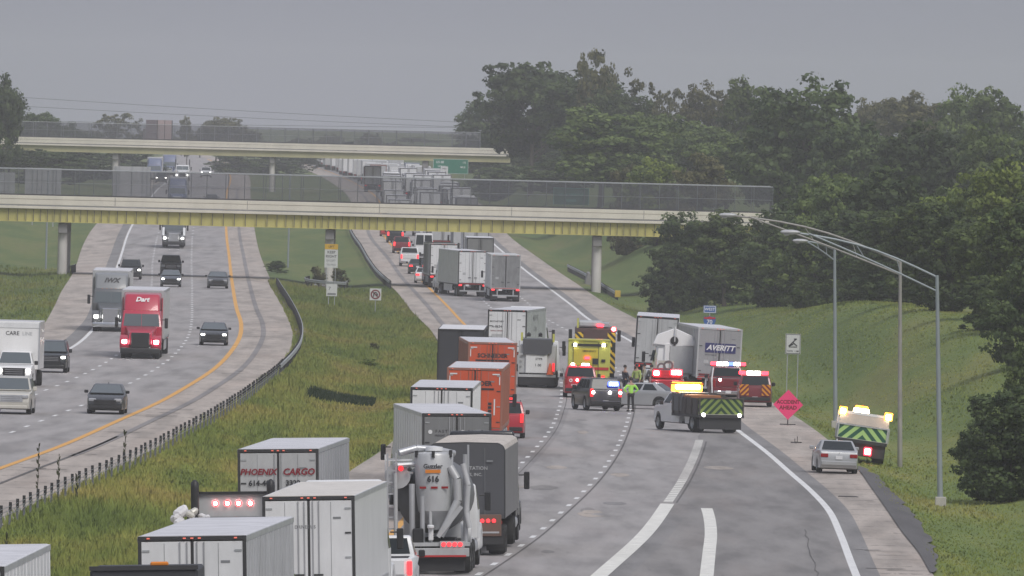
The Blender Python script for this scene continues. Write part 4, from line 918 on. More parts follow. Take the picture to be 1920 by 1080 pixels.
for (px_, py_, t_, lb) in ((540, 498, 425, 'thin grey pole standing in the median grass beyond the near bridge'), (86, 500, 405, 'thin grey pole on the left grass bank beyond the near bridge')):
    X, Y = at(px_, py_); Y = max(Y, YB + 30); h = (py_ - t_) / (FPX / Y) + 3; root = thing('utility_pole', lb, 'pole', None, (X, Y, float(gz(X, Y)))); part('pole', MB().cyl((0, 0, 0), (0, 0, 9.5), .10, .07, 8), POLEM, root, smooth=True); part('pole_cap', MB().cyl((0, 0, 9.5), (0, 0, 9.56), .09, n=8), DARK, root)
X, Y = at(570 + 10, 930 - 20)
dk = thing('drain_cover', 'long dark slot drain grate in the concrete shoulder', 'drain', None, (*at(1590, 931), float(gz0(*at(1590, 931))))); part('grate', MB().box((0, 0, .0), (.75, .9, .03)), DARK, dk); part('frame', MB().box((0, -.5, .005), (.85, .1, .03)), SEAM, dk)
# power line
pw = thing('power_line', 'faint overhead wires sagging across the grey sky', 'power line', None, (-110, 2900, 3))
for (a, b, c) in ((172, 205, 235), (190, 218, 243), (222, 228, 240)):
    P = []
    for k in range(25):
        px_ = -120 + k * 92; py_ = a + (c - a) * k / 12 + 3 * math.sin(math.pi * k / 12); X, Y, Z = atd(px_, py_, FPX / 2900); P.append((X + 110, 0, Z - 3))
    part('wire', MB().tube(P, .05, 4), DARK, pw)
for X in (-125, 118): part('lattice_mast', MB().box((X + 110, 0, 13), (.6, .6, 26)).box((X + 110, 0, 22), (6, .3, .3)), DARK, pw)

pt = blades('tall_grass', 9000, lambda y: np.full(np.shape(y), at(592, 720)[0]) + .0, lambda y: np.full(np.shape(y), at(716, 720)[0]), 764, 778, .28, .5, 8, 1.2, 1.2); pt.data.materials.clear(); pt.data.materials.append(LEAF['dark'])
# ------------------------------------------------------------------ trees
def crown_mesh(name, seed, n_clump, per, style):
    """irregular crown, unit size: height 0..1 -> 12 m, radius about 5 m"""
    g = np.random.default_rng(seed); C = []; Rr = []
    H = 12.0
    lobes = [(g.normal(0, 1.6), g.normal(0, 1.6), (g.uniform(.02 if style == 'bush' else .28, .86)) * H, g.uniform(1.3, 2.7)) for _ in range({'bush': 16, 'tree': 13, 'open': 9, 'tall': 13}[style])]
    while len(C) < n_clump:
        l = lobes[g.integers(len(lobes))]; d = g.normal(size=3); d /= np.linalg.norm(d)
        r = l[3] * (1 if style != 'open' else 1.15) * g.uniform(.75, 1.12); c = np.array([l[0], l[1], l[2]]) + d * r * np.array([1, 1, .85])
        lo = {'bush': .0, 'tree': .16, 'open': .34, 'tall': .12}[style] * H
        if c[2] < lo + .1 or c[2] > H: continue
        k = (c[2] / H); lim = {'bush': 5.2 * (1 - k ** 2.6) ** .5, 'tree': 5.2 * math.sin(math.pi * min(1, max(.02, (k * .86 + .08)))) ** .6, 'open': 4.6 * math.sin(math.pi * min(1, k * .9 + .05)) ** .7, 'tall': 4.4 * (1 - k ** 3) ** .5 * (.6 + .4 * k)}[style]
        if math.hypot(c[0], c[1]) > lim * g.uniform(.86, 1.08): continue
        C.append(c); Rr.append(g.uniform(.38, .92) * (.8 if style == 'open' else 1))
    C = np.array(C); Rr = np.array(Rr); n = n_clump * per
    ci = np.repeat(np.arange(n_clump), per); d = g.normal(size=(n, 3)); d /= np.linalg.norm(d, axis=1)[:, None]; rad = g.random(n) ** .45
    P = C[ci] + d * (Rr[ci] * rad)[:, None] * np.array([1.15, 1.15, .8]); P[:, 2] = np.maximum(P[:, 2], .05)
    oc = P - np.array([0, 0, H * .45]); oc /= np.linalg.norm(oc, axis=1)[:, None] + .01; nrm = d * .85 + oc * .25 + g.normal(0, .42, (n, 3)) + np.array([0, 0, .06]); nrm /= np.linalg.norm(nrm, axis=1)[:, None]
    a = np.cross(nrm, g.normal(size=(n, 3))); a /= np.linalg.norm(a, axis=1)[:, None]; b = np.cross(nrm, a)
    s = g.uniform(.11, .27, n)[:, None]
    V = np.stack([P - a * s, P + b * s * .7, P + a * s, P - b * s * .7], 1).reshape(-1, 3)
    me = bpy.data.meshes.new(name); me.vertices.add(4 * n); me.vertices.foreach_set('co', V.reshape(-1).astype(np.float32))
    me.loops.add(4 * n); me.loops.foreach_set('vertex_index', np.arange(4 * n, dtype=np.int32)); me.polygons.add(n); me.polygons.foreach_set('loop_start', np.arange(0, 4 * n, 4, dtype=np.int32)); me.update(calc_edges=True)
    tint = np.clip(g.normal(.45, .26, n_clump)[ci] + g.normal(0, .10, n) + d[:, 2] * .18, 0, 1)  # upper side of each clump tinted lighter, light painted into the leaf colour
    at_ = me.attributes.new('tint', 'FLOAT', 'FACE'); at_.data.foreach_set('value', tint.astype(np.float32)); me.materials.append(LEAF['mid']); return me
CR = {'bush': [crown_mesh('crown', 11 + k, 320, 46, 'bush') for k in range(3)], 'tree': [crown_mesh('crown', 21 + k, 340, 44, 'tree') for k in range(4)],
      'open': [crown_mesh('crown', 31 + k, 90, 38, 'open') for k in range(2)], 'tall': [crown_mesh('crown', 41 + k, 320, 44, 'tall') for k in range(2)]}
def trunk_mesh(seed, spread):
    r = random.Random(seed); m = MB(); H = 12
    m.tube([(0, 0, -.8), (.05, 0, 1.5), (.15, .1, 4), (.1, .2, 7), (.2, .1, 10)], [.34, .27, .21, .13, .05], 8)
    for k in range(9):
        z = r.uniform(2.2, 7.5); a = r.uniform(0, 6.28); l = r.uniform(1.8, 3.6) * spread; e = (l * math.cos(a), l * math.sin(a), z + r.uniform(1.2, 3.0)); mid = (e[0] * .45, e[1] * .45, z + (e[2] - z) * .35)
        m.tube([(.12, .1, z), mid, e], [.12, .075, .025], 6)
        for q in range(2): m.tube([mid, (mid[0] + r.uniform(-1, 1), mid[1] + r.uniform(-1, 1), mid[2] + r.uniform(.6, 1.5))], [.05, .015], 5)
    return mesh('trunk', m, BARK, smooth=True)
EXT = {}
for ms in CR.values():
    for m_ in ms:
        co = np.empty(len(m_.vertices) * 3, np.float32); m_.vertices.foreach_get('co', co); co = co.reshape(-1, 3); EXT[m_.name] = (float(np.percentile(co[:, 2], 99.7)), float(np.percentile(np.hypot(co[:, 0], co[:, 1]), 93)))
TRK = [trunk_mesh(5, 1.), trunk_mesh(6, 1.1)]
TREES = []
def tree(label, px, ptop, wpx, Y, style='tree', leaf='mid', group='woodland trees beside the motorway', k=None, name=None, emb=0.):
    s = FPX / Y; xx, yy = unroll(px, ptop); X = xx / s; zt = CAM_H - yy / s; z0 = float(gz(X, Y)) - emb; h = max(.5, zt - z0); r = wpx / s / 2
    i = len(TREES); root = thing(name or ('bush' if style == 'bush' and h < 5.5 else 'tree'), label, 'bush' if style == 'bush' and h < 5.5 else 'tree', group, (X, Y, z0), rnd.uniform(0, 6.28))
    cm = CR[style][i % len(CR[style])]; c = bpy.data.objects.new('crown', cm); COL.objects.link(c); c.parent = root; zx, rx_ = EXT[cm.name]; c.scale = (r / rx_, r / rx_, h / zx)
    c.material_slots[0].link = 'OBJECT'; c.material_slots[0].material = LEAF[leaf]
    if style != 'bush' or h > 5.5:
        t = bpy.data.objects.new('trunk', TRK[i % 2]); COL.objects.link(t); t.parent = root; t.scale = (min(1.4, r / 5.0), min(1.4, r / 5.0), h / 12.0)
    else:
        t = bpy.data.objects.new('stem', TRK[i % 2]); COL.objects.link(t); t.parent = root; t.scale = (r / 9.0, r / 9.0, h / 16.0)
    TREES.append(root); return root
# right hand woods, from the back to the front
for a in [
 ('thin see-through crown rising highest above the wood behind the far bridge end', 1112, 95, 90, 1950, 'open', 'dull'),
 ('thin open crown just right of the highest thin crown', 1185, 132, 95, 1960, 'open', 'dull'),
 ('rounded dark tree at the left end of the wood over the far bridge end', 940, 182, 150, 2260, 'tree', 'dark'),
 ('tall dark domed tree left of the highest thin crown', 1000, 122, 190, 2000, 'tree', 'dark'),
 ('broad dark tree under the highest thin crown', 1085, 135, 190, 1960, 'tree', 'dark'),
 ('dark mid slope tree below the right open crown', 1160, 170, 150, 1900, 'tree', 'dark'),
 ('broad paler green tree in front of the tall dark wood', 1130, 205, 235, 1650, 'tree', 'mid'),
 ('narrow paler green tree beside the broad pale one', 1225, 215, 130, 1700, 'tree', 'mid'),
 ('far slim open tree on the wood skyline', 1252, 168, 62, 2100, 'open', 'dull'),
 ('reddish brown domed tree on the wood skyline', 1325, 160, 110, 2000, 'tree', 'dull'),
 ('bright rounded tree on the skyline left of the great dark tree', 1405, 152, 140, 1800, 'tree', 'mid'),
 ('mid green tree filling the dip under the skyline', 1290, 230, 170, 1750, 'tree', 'mid'),
 ('olive bush before the dip in the wood', 1365, 255, 130, 1600, 'tree', 'mid'),
 ('great dark spreading tree right of the bridge fence end', 1515, 152, 235, 1480, 'tree', 'dark'),
 ('lower dark tree behind the fence end', 1450, 225, 150, 1500, 'tree', 'dark'),
 ('dark tree at the right shoulder of the great dark tree', 1590, 240, 130, 1450, 'tree', 'dark'),
 ('pale yellow green bush left behind the bridge fence', 1235, 300, 110, 1420, 'bush', 'light'),
 ('pale olive bush at mid fence behind the bridge', 1315, 292, 120, 1410, 'bush', 'dull'),
 ('low olive bush far left behind the bridge fence', 1180, 316, 80, 1430, 'bush', 'dull'),
 ('hazy grey tree low in the skyline gap', 1645, 188, 90, 2050, 'tree', 'dull'),
 ('hazy tree on the skyline right of the gap', 1720, 178, 130, 1950, 'tree', 'dull'),
 ('tall pale skyline tree toward the right frame edge', 1805, 168, 140, 1750, 'tree', 'mid'),
 ('airy skyline tree under the right frame corner', 1885, 172, 150, 1700, 'tree', 'mid'),
 ('deep green tree below the skyline gap', 1660, 260, 130, 1500, 'tree', 'mid'),
 ('deep green tall tree below the right skyline', 1750, 235, 190, 1350, 'tree', 'dark'),
 ('deep green tree under the pale skyline tree', 1850, 240, 190, 1330, 'tree', 'mid'),
 ('round bush right next to the fence end', 1520, 335, 150, 1160, 'tree', 'mid'),
 ('grey green bush among the darker ones above the lamp arms', 1600, 330, 150, 1140, 'tree', 'mid'),
 ('dark tree behind the middle lighting column', 1690, 320, 190, 1080, 'tree', 'dark'),
 ('bright yellow green tree at the right frame edge', 1880, 305, 190, 980, 'tree', 'light'),
 ('bright green shrub above the lamp arms', 1790, 360, 150, 1040, 'tree', 'light'),
 ('broad dark bush mass left part before the bridge end', 1290, 402, 120, 1200, 'bush', 'dark'),
 ('broad dark bush mass middle part before the bridge end', 1362, 398, 150, 1185, 'bush', 'mid'),
 ('broad dark bush mass right part before the bridge end', 1440, 402, 150, 1160, 'bush', 'dark'),
 ('low dark bush at the foot of the slope left of the first lamp', 1250, 460, 90, 1195, 'bush', 'dark'),
 ('dark thicket tree right of the farthest lighting column', 1600, 400, 170, 1060, 'bush', 'dark'),
 ('dark thicket tree below the lamp arms', 1530, 405, 150, 1100, 'bush', 'mid'),
 ('dark thicket tree behind the weathered lighting column', 1680, 400, 170, 1000, 'bush', 'dark'),
 ('deep shaded tree right of the weathered lighting column', 1730, 380, 150, 940, 'bush', 'mid'),
 ('deep shaded tree behind the nearest lighting column', 1790, 400, 170, 900, 'bush', 'dark'),
 ('pale leaved tree at right of the nearest lighting column', 1850, 410, 160, 860, 'tree', 'mid'),
 ('tall dark tree cut by the right frame edge', 1915, 380, 170, 820, 'bush', 'mid'),
 ('dark shrubby tree low at the right frame edge', 1930, 480, 150, 760, 'bush', 'dark'),
 ('dark shrub on the bank left of the lowest bush', 1860, 520, 110, 830, 'bush', 'dark'),
 ('shaded shrub behind the bank brow', 1640, 470, 130, 1010, 'bush', 'dark'),
 ('lowest dark bush at the right frame edge', 1900, 735, 190, 590, 'bush', 'dark'),
 ('lowest dark bush spreading left on the bank', 1850, 790, 100, 595, 'bush', 'dark'),
 ('dark bush top above the lowest bushes at the edge', 1925, 650, 90, 640, 'bush', 'mid')]: tree(*a)
# left side and the hazy background
for a in [
 ('dark tree cut by the left frame edge above the bridge', -5, 145, 90, 1900, 'tree', 'dark'),
 ('dark round tree right of the left edge tree', 50, 205, 110, 2250, 'tree', 'dark'),
 ('dark tree behind the far bridge at the left', 105, 215, 90, 2300, 'tree', 'dark'),
 ('dark lower tree behind the far bridge left pier', 140, 245, 90, 2300, 'tree', 'dark'),
 ('dark tree low at the left under the far bridge', 20, 275, 120, 2050, 'tree', 'dark'),
 ('dark tree under the far bridge beside the small white sign', 100, 285, 130, 2100, 'bush', 'dark'),
 ('shadowy tree under the far bridge left of its left pier', 175, 285, 130, 2350, 'bush', 'dark'),
 ('shadowy tree behind the pale sign back', 250, 283, 110, 2500, 'bush', 'dark'),
 ('hazy tree above the far bridge left of the pink lorry', 215, 213, 80, 3000, 'open', 'dull'),
 ('hazy small tree beside the pink lorry', 262, 224, 50, 3000, 'open', 'dull'),
 ('hazy narrow tree right of the pink lorry', 352, 221, 34, 3000, 'tree', 'dull'),
 ('hazy clump of tree above the far bridge', 415, 222, 80, 3050, 'tree', 'dull'),
 ('hazy low tree right of the clump', 455, 238, 60, 3050, 'tree', 'dull'),
 ('dark tree mass on the grass between the carriageways far off', 505, 280, 130, 2800, 'bush', 'dark'),
 ('dark tree mass left of the far queue', 565, 278, 90, 3000, 'bush', 'dark'),
 ('dark trees right of the oncoming trucks', 440, 285, 90, 2700, 'bush', 'dark'),
 ('dark tree behind the large green sign', 900, 262, 110, 2350, 'tree', 'dark'),
 ('dark tree at the right end of the far bridge', 1020, 250, 110, 2170, 'bush', 'dark'),
 ('shadowed tree between the bridges at the right', 1060, 290, 150, 1850, 'bush', 'dark'),
 ('shadowed bush between the bridges near the green sign', 930, 310, 100, 2100, 'bush', 'dark')]: tree(*a)
tr_ = random.Random(5)
for k in range(34):
    tree('hazy tree of the far treeline closing the view', -60 + k * 33 + tr_.uniform(-10, 10), 246 + tr_.uniform(-8, 10) + k * .4, tr_.uniform(40, 62), tr_.uniform(3300, 3900), 'tree', 'dull', 'far hazy treeline')
for k in range(26):
    tree('dark tree filling the wood between the named ones', 1005 + k * 38, 268 + tr_.uniform(-20, 20), tr_.uniform(110, 150), tr_.uniform(2000, 2500) if k < 12 else tr_.uniform(1500, 1900), 'bush', 'dark', 'trees deep in the right hand wood')
for k in range(16):
    tree('dark tree standing deep in the bank side wood', 1500 + k * 30, 360 + tr_.uniform(-20, 30), tr_.uniform(120, 150), 1230 - k * 18, 'bush', ('dark', 'mid')[k % 2], 'trees deep in the bank side wood')
for a in [('brown brush beside the left side of the middle bridge pier', 597, 500, 30, 1284, 'bush', 'dull'), ('brown brush at the right side of the middle bridge pier', 638, 504, 30, 1280, 'bush', 'dull'), ('dark low brush beyond the start of the curved guardrail', 520, 489, 40, 1345, 'bush', 'dark'), ('bright green low weed clump in the median grass', 690, 678, 36, 884, 'bush', 'light'), ('small brown weed clump above the low dark median bush', 702, 643, 20, 950, 'bush', 'dull')]: tree(*a, group='brush in the median')
for i, (px_, py_, h_) in enumerate(((70, 875, 1.9), (108, 878, 1.6), (233, 826, 1.5), (143, 892, 1.1), (10, 1000, 1.2))):
    X, Y = at(px_, py_ + 50); p = thing('tall_weed', ('tall brown weed stalk rising above the cable barrier posts', 'thin tall weed right beside the brown stalk', 'lone tall weed among the upper barrier posts', 'short weed between two cable posts', 'dark weed stalk low at the left frame edge')[i], 'weed', None, (X, Y, float(gz(X, Y))))
    m = MB(); g = random.Random(i)
    for q in range(26): a = g.uniform(0, 6.28); z = g.uniform(.1, 1) * h_; m.quad((0, 0, z - .06), (.06 * math.cos(a), .05 * math.sin(a), z), (.08 * math.cos(a), .06 * math.sin(a), z + .12), (0, 0, z + .05))
    part('leaves', m, LEAF['dull'], p); part('stem', MB().cyl((0, 0, 0), (.03, 0, h_), .02, .01, 5), BARK, p)

# ------------------------------------------------------------------ people
def skin(name, verts, edges, radii, m, parent, root_i=0, sub=1):
    me = bpy.data.meshes.new(name); me.from_pydata(verts, edges, []); o = bpy.data.objects.new(name, me); COL.objects.link(o)
    sk = o.modifiers.new('s', 'SKIN'); sk.use_smooth_shade = True
    for i, r in enumerate(radii): me.skin_vertices[0].data[i].radius = r if isinstance(r, tuple) else (r, r)
    me.skin_vertices[0].data[root_i].use_root = True
    sb = o.modifiers.new('u', 'SUBSURF'); sb.levels = sub; sb.render_levels = sub
    dg = bpy.context.evaluated_depsgraph_get(); me2 = bpy.data.meshes.new_from_object(o.evaluated_get(dg)); me2.name = name; bpy.data.objects.remove(o); me2.materials.clear(); me2.materials.append(m); me2.shade_smooth()
    q = bpy.data.objects.new(name, me2); COL.objects.link(q); q.parent = parent; return q
SKIN = paint('skin_tone', (.42, .26, .19), .6, dirt=.05); NAVY = paint('navy_uniform_cloth', (.025, .028, .045), .8, dirt=.2); BLKC = paint('black_cloth', (.02, .02, .022), .85, dirt=.2)
LIME = paint('lime_vest_fabric', (.42, .85, .12), .6, dirt=.05); TAN = paint('tan_turnout_cloth', (.30, .24, .12), .8, dirt=.25); LIMED = paint('dull_lime_jacket', (.38, .48, .14), .7, dirt=.2); GREYC = paint('grey_cloth', (.12, .12, .125), .8, dirt=.2); HAIR = paint('dark_hair', (.02, .016, .013), .7)
def person(label, px, py, s, top, legs, pose='stand', rz=0., hat=None, h=1.8, stripes=False):
    X, Y, _ = atd(px, py, s); root = thing('person', label, 'person', 'people at the crash scene', (X, Y, float(gz(X, Y)) + .01), rz); k = h / 1.8
    ax = {'stand': ((-.27, .02, 1.10), (-.26, .10, .84), (.27, .02, 1.10), (.27, .12, .84)), 'cross': ((-.30, .05, 1.14), (.05, .28, 1.20), (.30, .05, 1.14), (-.05, .28, 1.16)), 'point': ((-.28, .05, 1.12), (-.24, .25, .98), (.34, .22, 1.32), (.46, .50, 1.38)), 'hips': ((-.40, -.02, 1.16), (-.18, .08, 1.0), (.40, -.02, 1.16), (.18, .08, 1.0))}[pose]
    V = [(0, 0, .96), (0, .0, 1.12), (0, .0, 1.30), (0, -.01, 1.46), (0, 0, 1.56), (0, .015, 1.66), (0, .01, 1.76),
         (-.10, 0, .90), (-.11, .02, .50), (-.12, -.02, .09), (-.12, .13, .05), (.10, 0, .90), (.12, .0, .50), (.14, -.02, .09), (.14, .13, .05),
         (-.19, -.01, 1.43), ax[0], ax[1], (.19, -.01, 1.43), ax[2], ax[3]]
    E_ = [(0, 1), (1, 2), (2, 3), (3, 4), (4, 5), (5, 6), (0, 7), (7, 8), (8, 9), (9, 10), (0, 11), (11, 12), (12, 13), (13, 14), (3, 15), (15, 16), (16, 17), (3, 18), (18, 19), (19, 20)]
    Rd = [(.14, .10), (.13, .09), (.15, .10), (.11, .08), .05, (.075, .085), (.07, .08), .085, .06, .045, .035, .085, .06, .045, .035, .065, .042, .033, .065, .042, .033]
    V = [(a * k, b * k, c * k) for a, b, c in V]; body = skin('body', V, E_, Rd, SKIN, root)
    # face, hair, ears
    part('hair' if not hat else 'helmet', MB().lathe([(.001, .115), (.06, .10), (.098, .04), (.104, -.02), (.085 if not hat else .14, -.045)], (0, -.012, 1.735 * k), n=12), hat or HAIR, root, smooth=True)
    part('nose', MB().prism([(.09, 1.66 * k), (.115, 1.655 * k), (.09, 1.69 * k)], -.012, .012), SKIN, root)
    for sx in (-1, 1): part('eye', MB().box((sx * .03, .093, 1.70 * k), (.02, .01, .012)), BLKC, root); part('ear', MB().box((sx * .082, .0, 1.68 * k), (.015, .03, .05)), SKIN, root, bevel=.005)
    part('mouth', MB().box((0, .096, 1.625 * k), (.045, .008, .01)), REDINK, root)
    # hands: palm and five fingers
    for hand, sx in ((V[17], -1), (V[20], 1)):
        H_ = Vector(hand); f = part('hand', MB().box(H_ + Vector((0, .02, -.04)), (.035, .075, .09)), SKIN, root, bevel=.01)
        for j in range(4): part('finger', MB().tube([H_ + Vector((0, -.01 + j * .021, -.08)), H_ + Vector((0, .0 + j * .021, -.12)), H_ + Vector((-sx * .015, .01 + j * .02, -.15 + abs(j - 1.4) * .008))], .0095, 5), SKIN, f)
        part('thumb', MB().tube([H_ + Vector((0, .05, -.03)), H_ + Vector((0, .085, -.06)), H_ + Vector((0, .095, -.09))], .0105, 5), SKIN, f)
    ji = [1, 2, 3, 15, 16, 17, 18, 19, 20, 0]; mp = {v: i for i, v in enumerate(ji)}; je = [(a, b) for a, b in E_ if a in mp and b in mp]
    jr = {0: (.165, .125), 1: (.155, .115), 2: (.172, .122), 3: (.135, .10), 15: .085, 16: .062, 17: .048, 18: .085, 19: .062, 20: .048}
    vv = [V[i] for i in ji]; vv[5] = tuple(Vector(V[16]).lerp(Vector(V[17]), .8)); vv[8] = tuple(Vector(V[19]).lerp(Vector(V[20]), .8))
    skin('jacket', vv, [(mp[a], mp[b]) for a, b in je], [jr[i] for i in ji], top, root)
    ti = [0, 7, 8, 9, 11, 12, 13]; mp = {v: i for i, v in enumerate(ti)}; te = [(a, b) for a, b in E_ if a in mp and b in mp]
    skin('trousers', [V[i] for i in ti], [(mp[a], mp[b]) for a, b in te], [(.15, .115), .105, .08, .062, .105, .08, .062], legs, root)
    for i in (9, 13): part('boot', MB().box((V[i][0], V[i][1] + .06, .05), (.10, .28, .10)), BLKC, root, bevel=.025, smooth=True)
    if stripes:
        for z in (1.08, 1.28): part('reflective_band', MB().lathe([(.175, -.02), (.178, .02)], (0, 0, z), n=14), paint('silver_band', (.7, .72, .6), .4), root)
    return root
# ------------------------------------------------------------------ placing the traffic: oncoming carriageway
def C_(px, py): return dict(px=px, py=py)
ORANGE = paint('orange_trailer_skin', (.60, .085, .025), .45, dirt=.22); ORSIDE = paint('orange_brown_side', (.36, .14, .09), .5, dirt=.3)
BLKT = paint('black_tarpaulin', (.035, .037, .045), .6, dirt=.25); GRTARP = paint('dark_grey_tarp', (.075, .078, .088), .6, dirt=.3); GRTS = paint('grey_tarp_side', (.20, .195, .20), .6, dirt=.3)
REDP = paint('crimson_truck_paint', (.46, .018, .055), .3, dirt=.06, coat=.6); IWXG = paint('dark_grey_truck_paint', (.11, .115, .125), .35, dirt=.12, coat=.4); IWXF = paint('mid_grey_fairing', (.23, .24, .25), .4, dirt=.1, coat=.3)
NIGHT = paint('near_black_car_paint', (.018, .02, .024), .25, dirt=.1, coat=.25); SLATE = paint('slate_blue_car_paint', (.05, .06, .075), .3, dirt=.1, coat=.25); CHARC = paint('charcoal_car_paint', (.035, .038, .042), .3, dirt=.1, coat=.25)
BEIGE = paint('pale_champagne_paint', (.58, .56, .50), .3, dirt=.12, coat=.6); SILV = paint('silver_car_paint', (.42, .43, .44), .28, .3, dirt=.08, coat=.7); BLUEG = paint('hazy_blue_truck_paint', (.14, .17, .28), .4, dirt=.1)
MAROON = paint('maroon_fire_paint', (.17, .012, .02), .35, dirt=.08, coat=.6); FIRER = paint('fire_red_paint', (.42, .015, .03), .35, dirt=.08, coat=.6); LIMEY = paint('lime_yellow_engine_paint', (.56, .56, .11), .35, dirt=.12, coat=.4)
r = semi('dark oncoming truck with white cheeks and lit headlights just below the yellow girders', tr=dict(skin=GREYW, doors=GREYW, detail=1, dot=False), tc=dict(color=IWXG, front='on', grille=SILVER, fairing=False, stack=True))
for sx in (-1, 1): part('white_cheek', MB().prism([(20.2, 1.2), (20.9, 1.3), (20.0, 2.2), (19.4, 2.1)], sx * 1.0, sx * 1.27), WHITE, r, bevel=.05)
put_front(r, 325, 466)
r = semi('dark grey oncoming truck with chrome grille and tall fairing behind the red truck', tr=dict(skin=GREYW, doors=GREYW, detail=1, dot=False), tc=dict(color=IWXG, front='on', grille=CHROME, bump=CHROME))
r.children  # lettering on the fairing front
for o in [c for c in kids(r) if c.name.startswith('roof_fairing')]: o.data.materials[0] = IWXF
o = letter('IWX', .50, INK, r, (0, 14.05 + 2.6 + 1.63, 3.45), face='front', shear=.35, bold=.03); o.rotation_euler.x = R(62); put_front(r, 206, 622)
r = semi('crimson oncoming truck with white script on its fairing and lit headlights', tr=dict(skin=GREYW, doors=GREYW, detail=1, dot=False), tc=dict(color=REDP, front='on', grille=BLACK))
o = letter('Dart', .42, WINK, r, (0, 14.05 + 2.6 + 1.58, 3.55), face='front', shear=.3, bold=.04); o.rotation_euler.x = R(62); put_front(r, 262, 673)
put_front(car('suv', 'small black SUV with lit lamps in the outer lane near the bridge shadow', NIGHT, 'SUV', 'parked_suv' if False else 'suv', 'on'), 245, 524)
put_front(car('pickup', 'dark pickup truck directly behind the slate blue sedan', CHARC, 'pickup truck', 'pickup_truck', 'off', glass=GLASSL), 320, 517)
put_front(car('sedan', 'slate blue sedan with bright headlights in the middle lane', SLATE, 'car', 'sedan', 'on', glass=GLASSL), 320, 538)
put_front(car('sedan', 'dull charcoal sedan with unlit lamps beside the yellow line', CHARC, 'car', 'sedan', 'off', glass=GLASSL), 408, 541)
put_front(car('sedan', 'black sedan with lit wedge headlights beside the yellow line curve', NIGHT, 'car', 'sedan', 'on', glass=GLASSL), 400, 648)
put_front(car('suv', 'black SUV half hidden behind the white box truck', NIGHT, 'SUV', 'suv', 'on', glass=GLASSL), 93, 699)
put_front(car('suv', 'pale champagne SUV cut by the left frame edge', BEIGE, 'SUV', 'suv', 'off', glass=GLASSL, grille=SILVER, trim=BEIGE), 19, 777)
put_front(car('sedan', 'black sedan with silver nose accents alone on the near oncoming lanes', NIGHT, 'car', 'sedan', 'off', glass=GLASSL), 196, 777)
r = car('pickup', 'white box truck with pickup style cab and faint lettering over the windscreen', CLEANWHITE, 'box truck', 'box_truck', 'on', glass=GLASSL, trim=BLACK)
part('box_side', MB().box((-1.2, .2, 2.2), (.05, 5.6, 2.5)), CLEANWHITE, r); part('box_side', MB().box((1.2, .2, 2.2), (.05, 5.6, 2.5)), CLEANWHITE, r); part('box_front', MB().box((0, 3.0, 2.2), (2.38, .05, 2.5)), CLEANWHITE, r); part('box_roof', MB().box((0, .2, 3.47), (2.46, 5.66, .08)), CLEANWHITE, r, bevel=.02); part('box_rear', MB().box((0, -2.6, 2.2), (2.38, .05, 2.5)), GREYW, r)
part('roof_edge', MB().box((0, 3.04, 3.30), (2.46, .04, .30)), WHITE, r, bevel=.02); part('corner_rail', MB().box((1.21, 3.04, 2.2), (.06, .06, 2.5)).box((-1.21, 3.04, 2.2), (.06, .06, 2.5)), SILVER, r)
letter('CARE', .30, INK, r, (.25, 3.035, 2.86), face='front'); letter('LINE', .27, GREYW, r, (-.55, 3.035, 2.85), face='front'); part('box_floor', MB().box((0, .2, .98), (2.4, 5.6, .12)), DARK, r)
for sx in (-1, 1): wheel(r, sx * .95, -1.2, .42, .5, sx)
put_front(r, 25, 727)
# beyond the near bridge
def blue_semi(lb): return semi(lb, tr=dict(skin=GREYW, doors=GREYW, detail=1, dot=False), tc=dict(color=BLUEG, front='off', grille=SILVER))
put_front(blue_semi('blue oncoming truck cut off at its foot by the near bridge parapet'), 333, 352, 14.0)
put_front(blue_semi('pale blue truck half behind the back of the wide sign'), 290, 305, 11.0)
put_front(blue_semi('darker blue truck behind the white fronted truck far off'), 318, 303, 10.2)
put_front(semi('white fronted oncoming day cab truck with four bright lamps far off', tr=dict(skin=GREYW, doors=GREYW, detail=1, H=2.4, dot=False), tc=dict(color=WHITE, sleeper=False, fairing=False, front='on', stack=True)), 342, 320, 10.8)
put_front(car('pickup', 'pale pickup with two bright headlamps far off on the oncoming side', WHITE2, 'pickup truck', 'pickup_truck', 'on'), 386, 335, 10.2)
put_front(car('sedan', 'hazy grey car at the bridge fence foot on the oncoming side', SLATE, 'car', 'sedan', 'off'), 397, 362, 13.6)
put_front(car('suv', 'dark car with a lit lamp half hidden by the wide sign back', NIGHT, 'SUV', 'suv', 'on'), 302, 345, 11.2)
put_front(car('sedan', 'tiny oncoming car with lit lamp right of the pale pickup', CHARC, 'car', 'sedan', 'on'), 411, 333, 9.6)

# ------------------------------------------------------------------ westbound queue, from the camera outwards
r = semi('white trailer truck with roof and right side showing at the bottom left frame corner', tr=dict(skin=WHITE2, roof=ROOFM, ribs=14)); put_rear(r, -92, 1100, 86.5, 1.6)
r = thing('service_truck', 'black topped service truck with orange beacon at the bottom frame edge', 'truck')
part('body_box', MB().box((0, 1.6, 2.3), (2.5, 3.2, 2.6)), BLKT, r, bevel=.06); 
for x in (-.62, .32): part('rear_window', MB().box((x + .15, -.02, 2.9), (.78, .04, 1.0)), GLASSL, r, bevel=.02)
part('top_rail', MB().box((0, -.02, 3.62), (2.52, .08, .10)), DARK, r); bc = part('beacon', MB().box((0, .3, 3.70), (.42, .2, .10)), AMBERL, r, bevel=.03); tractor(r, 0.6, color=NIGHT, sleeper=False, fairing=False); r['_L'] = 8
put_rear(r, 280, 1085, 81, 1.5); bc.location.x = .35
r = semi('white trailer truck with ribbed right side behind the black service truck', tr=dict(skin=WHITE2, doors=WHITE2, side=corrugated('ribbed_white_side', (.60, .61, .63)), ribs=30)); put_rear(r, 372, 1011, 78.2, 3.1)
letter('P R', .0001, INK, r, (0, 1, 1)) if False else None
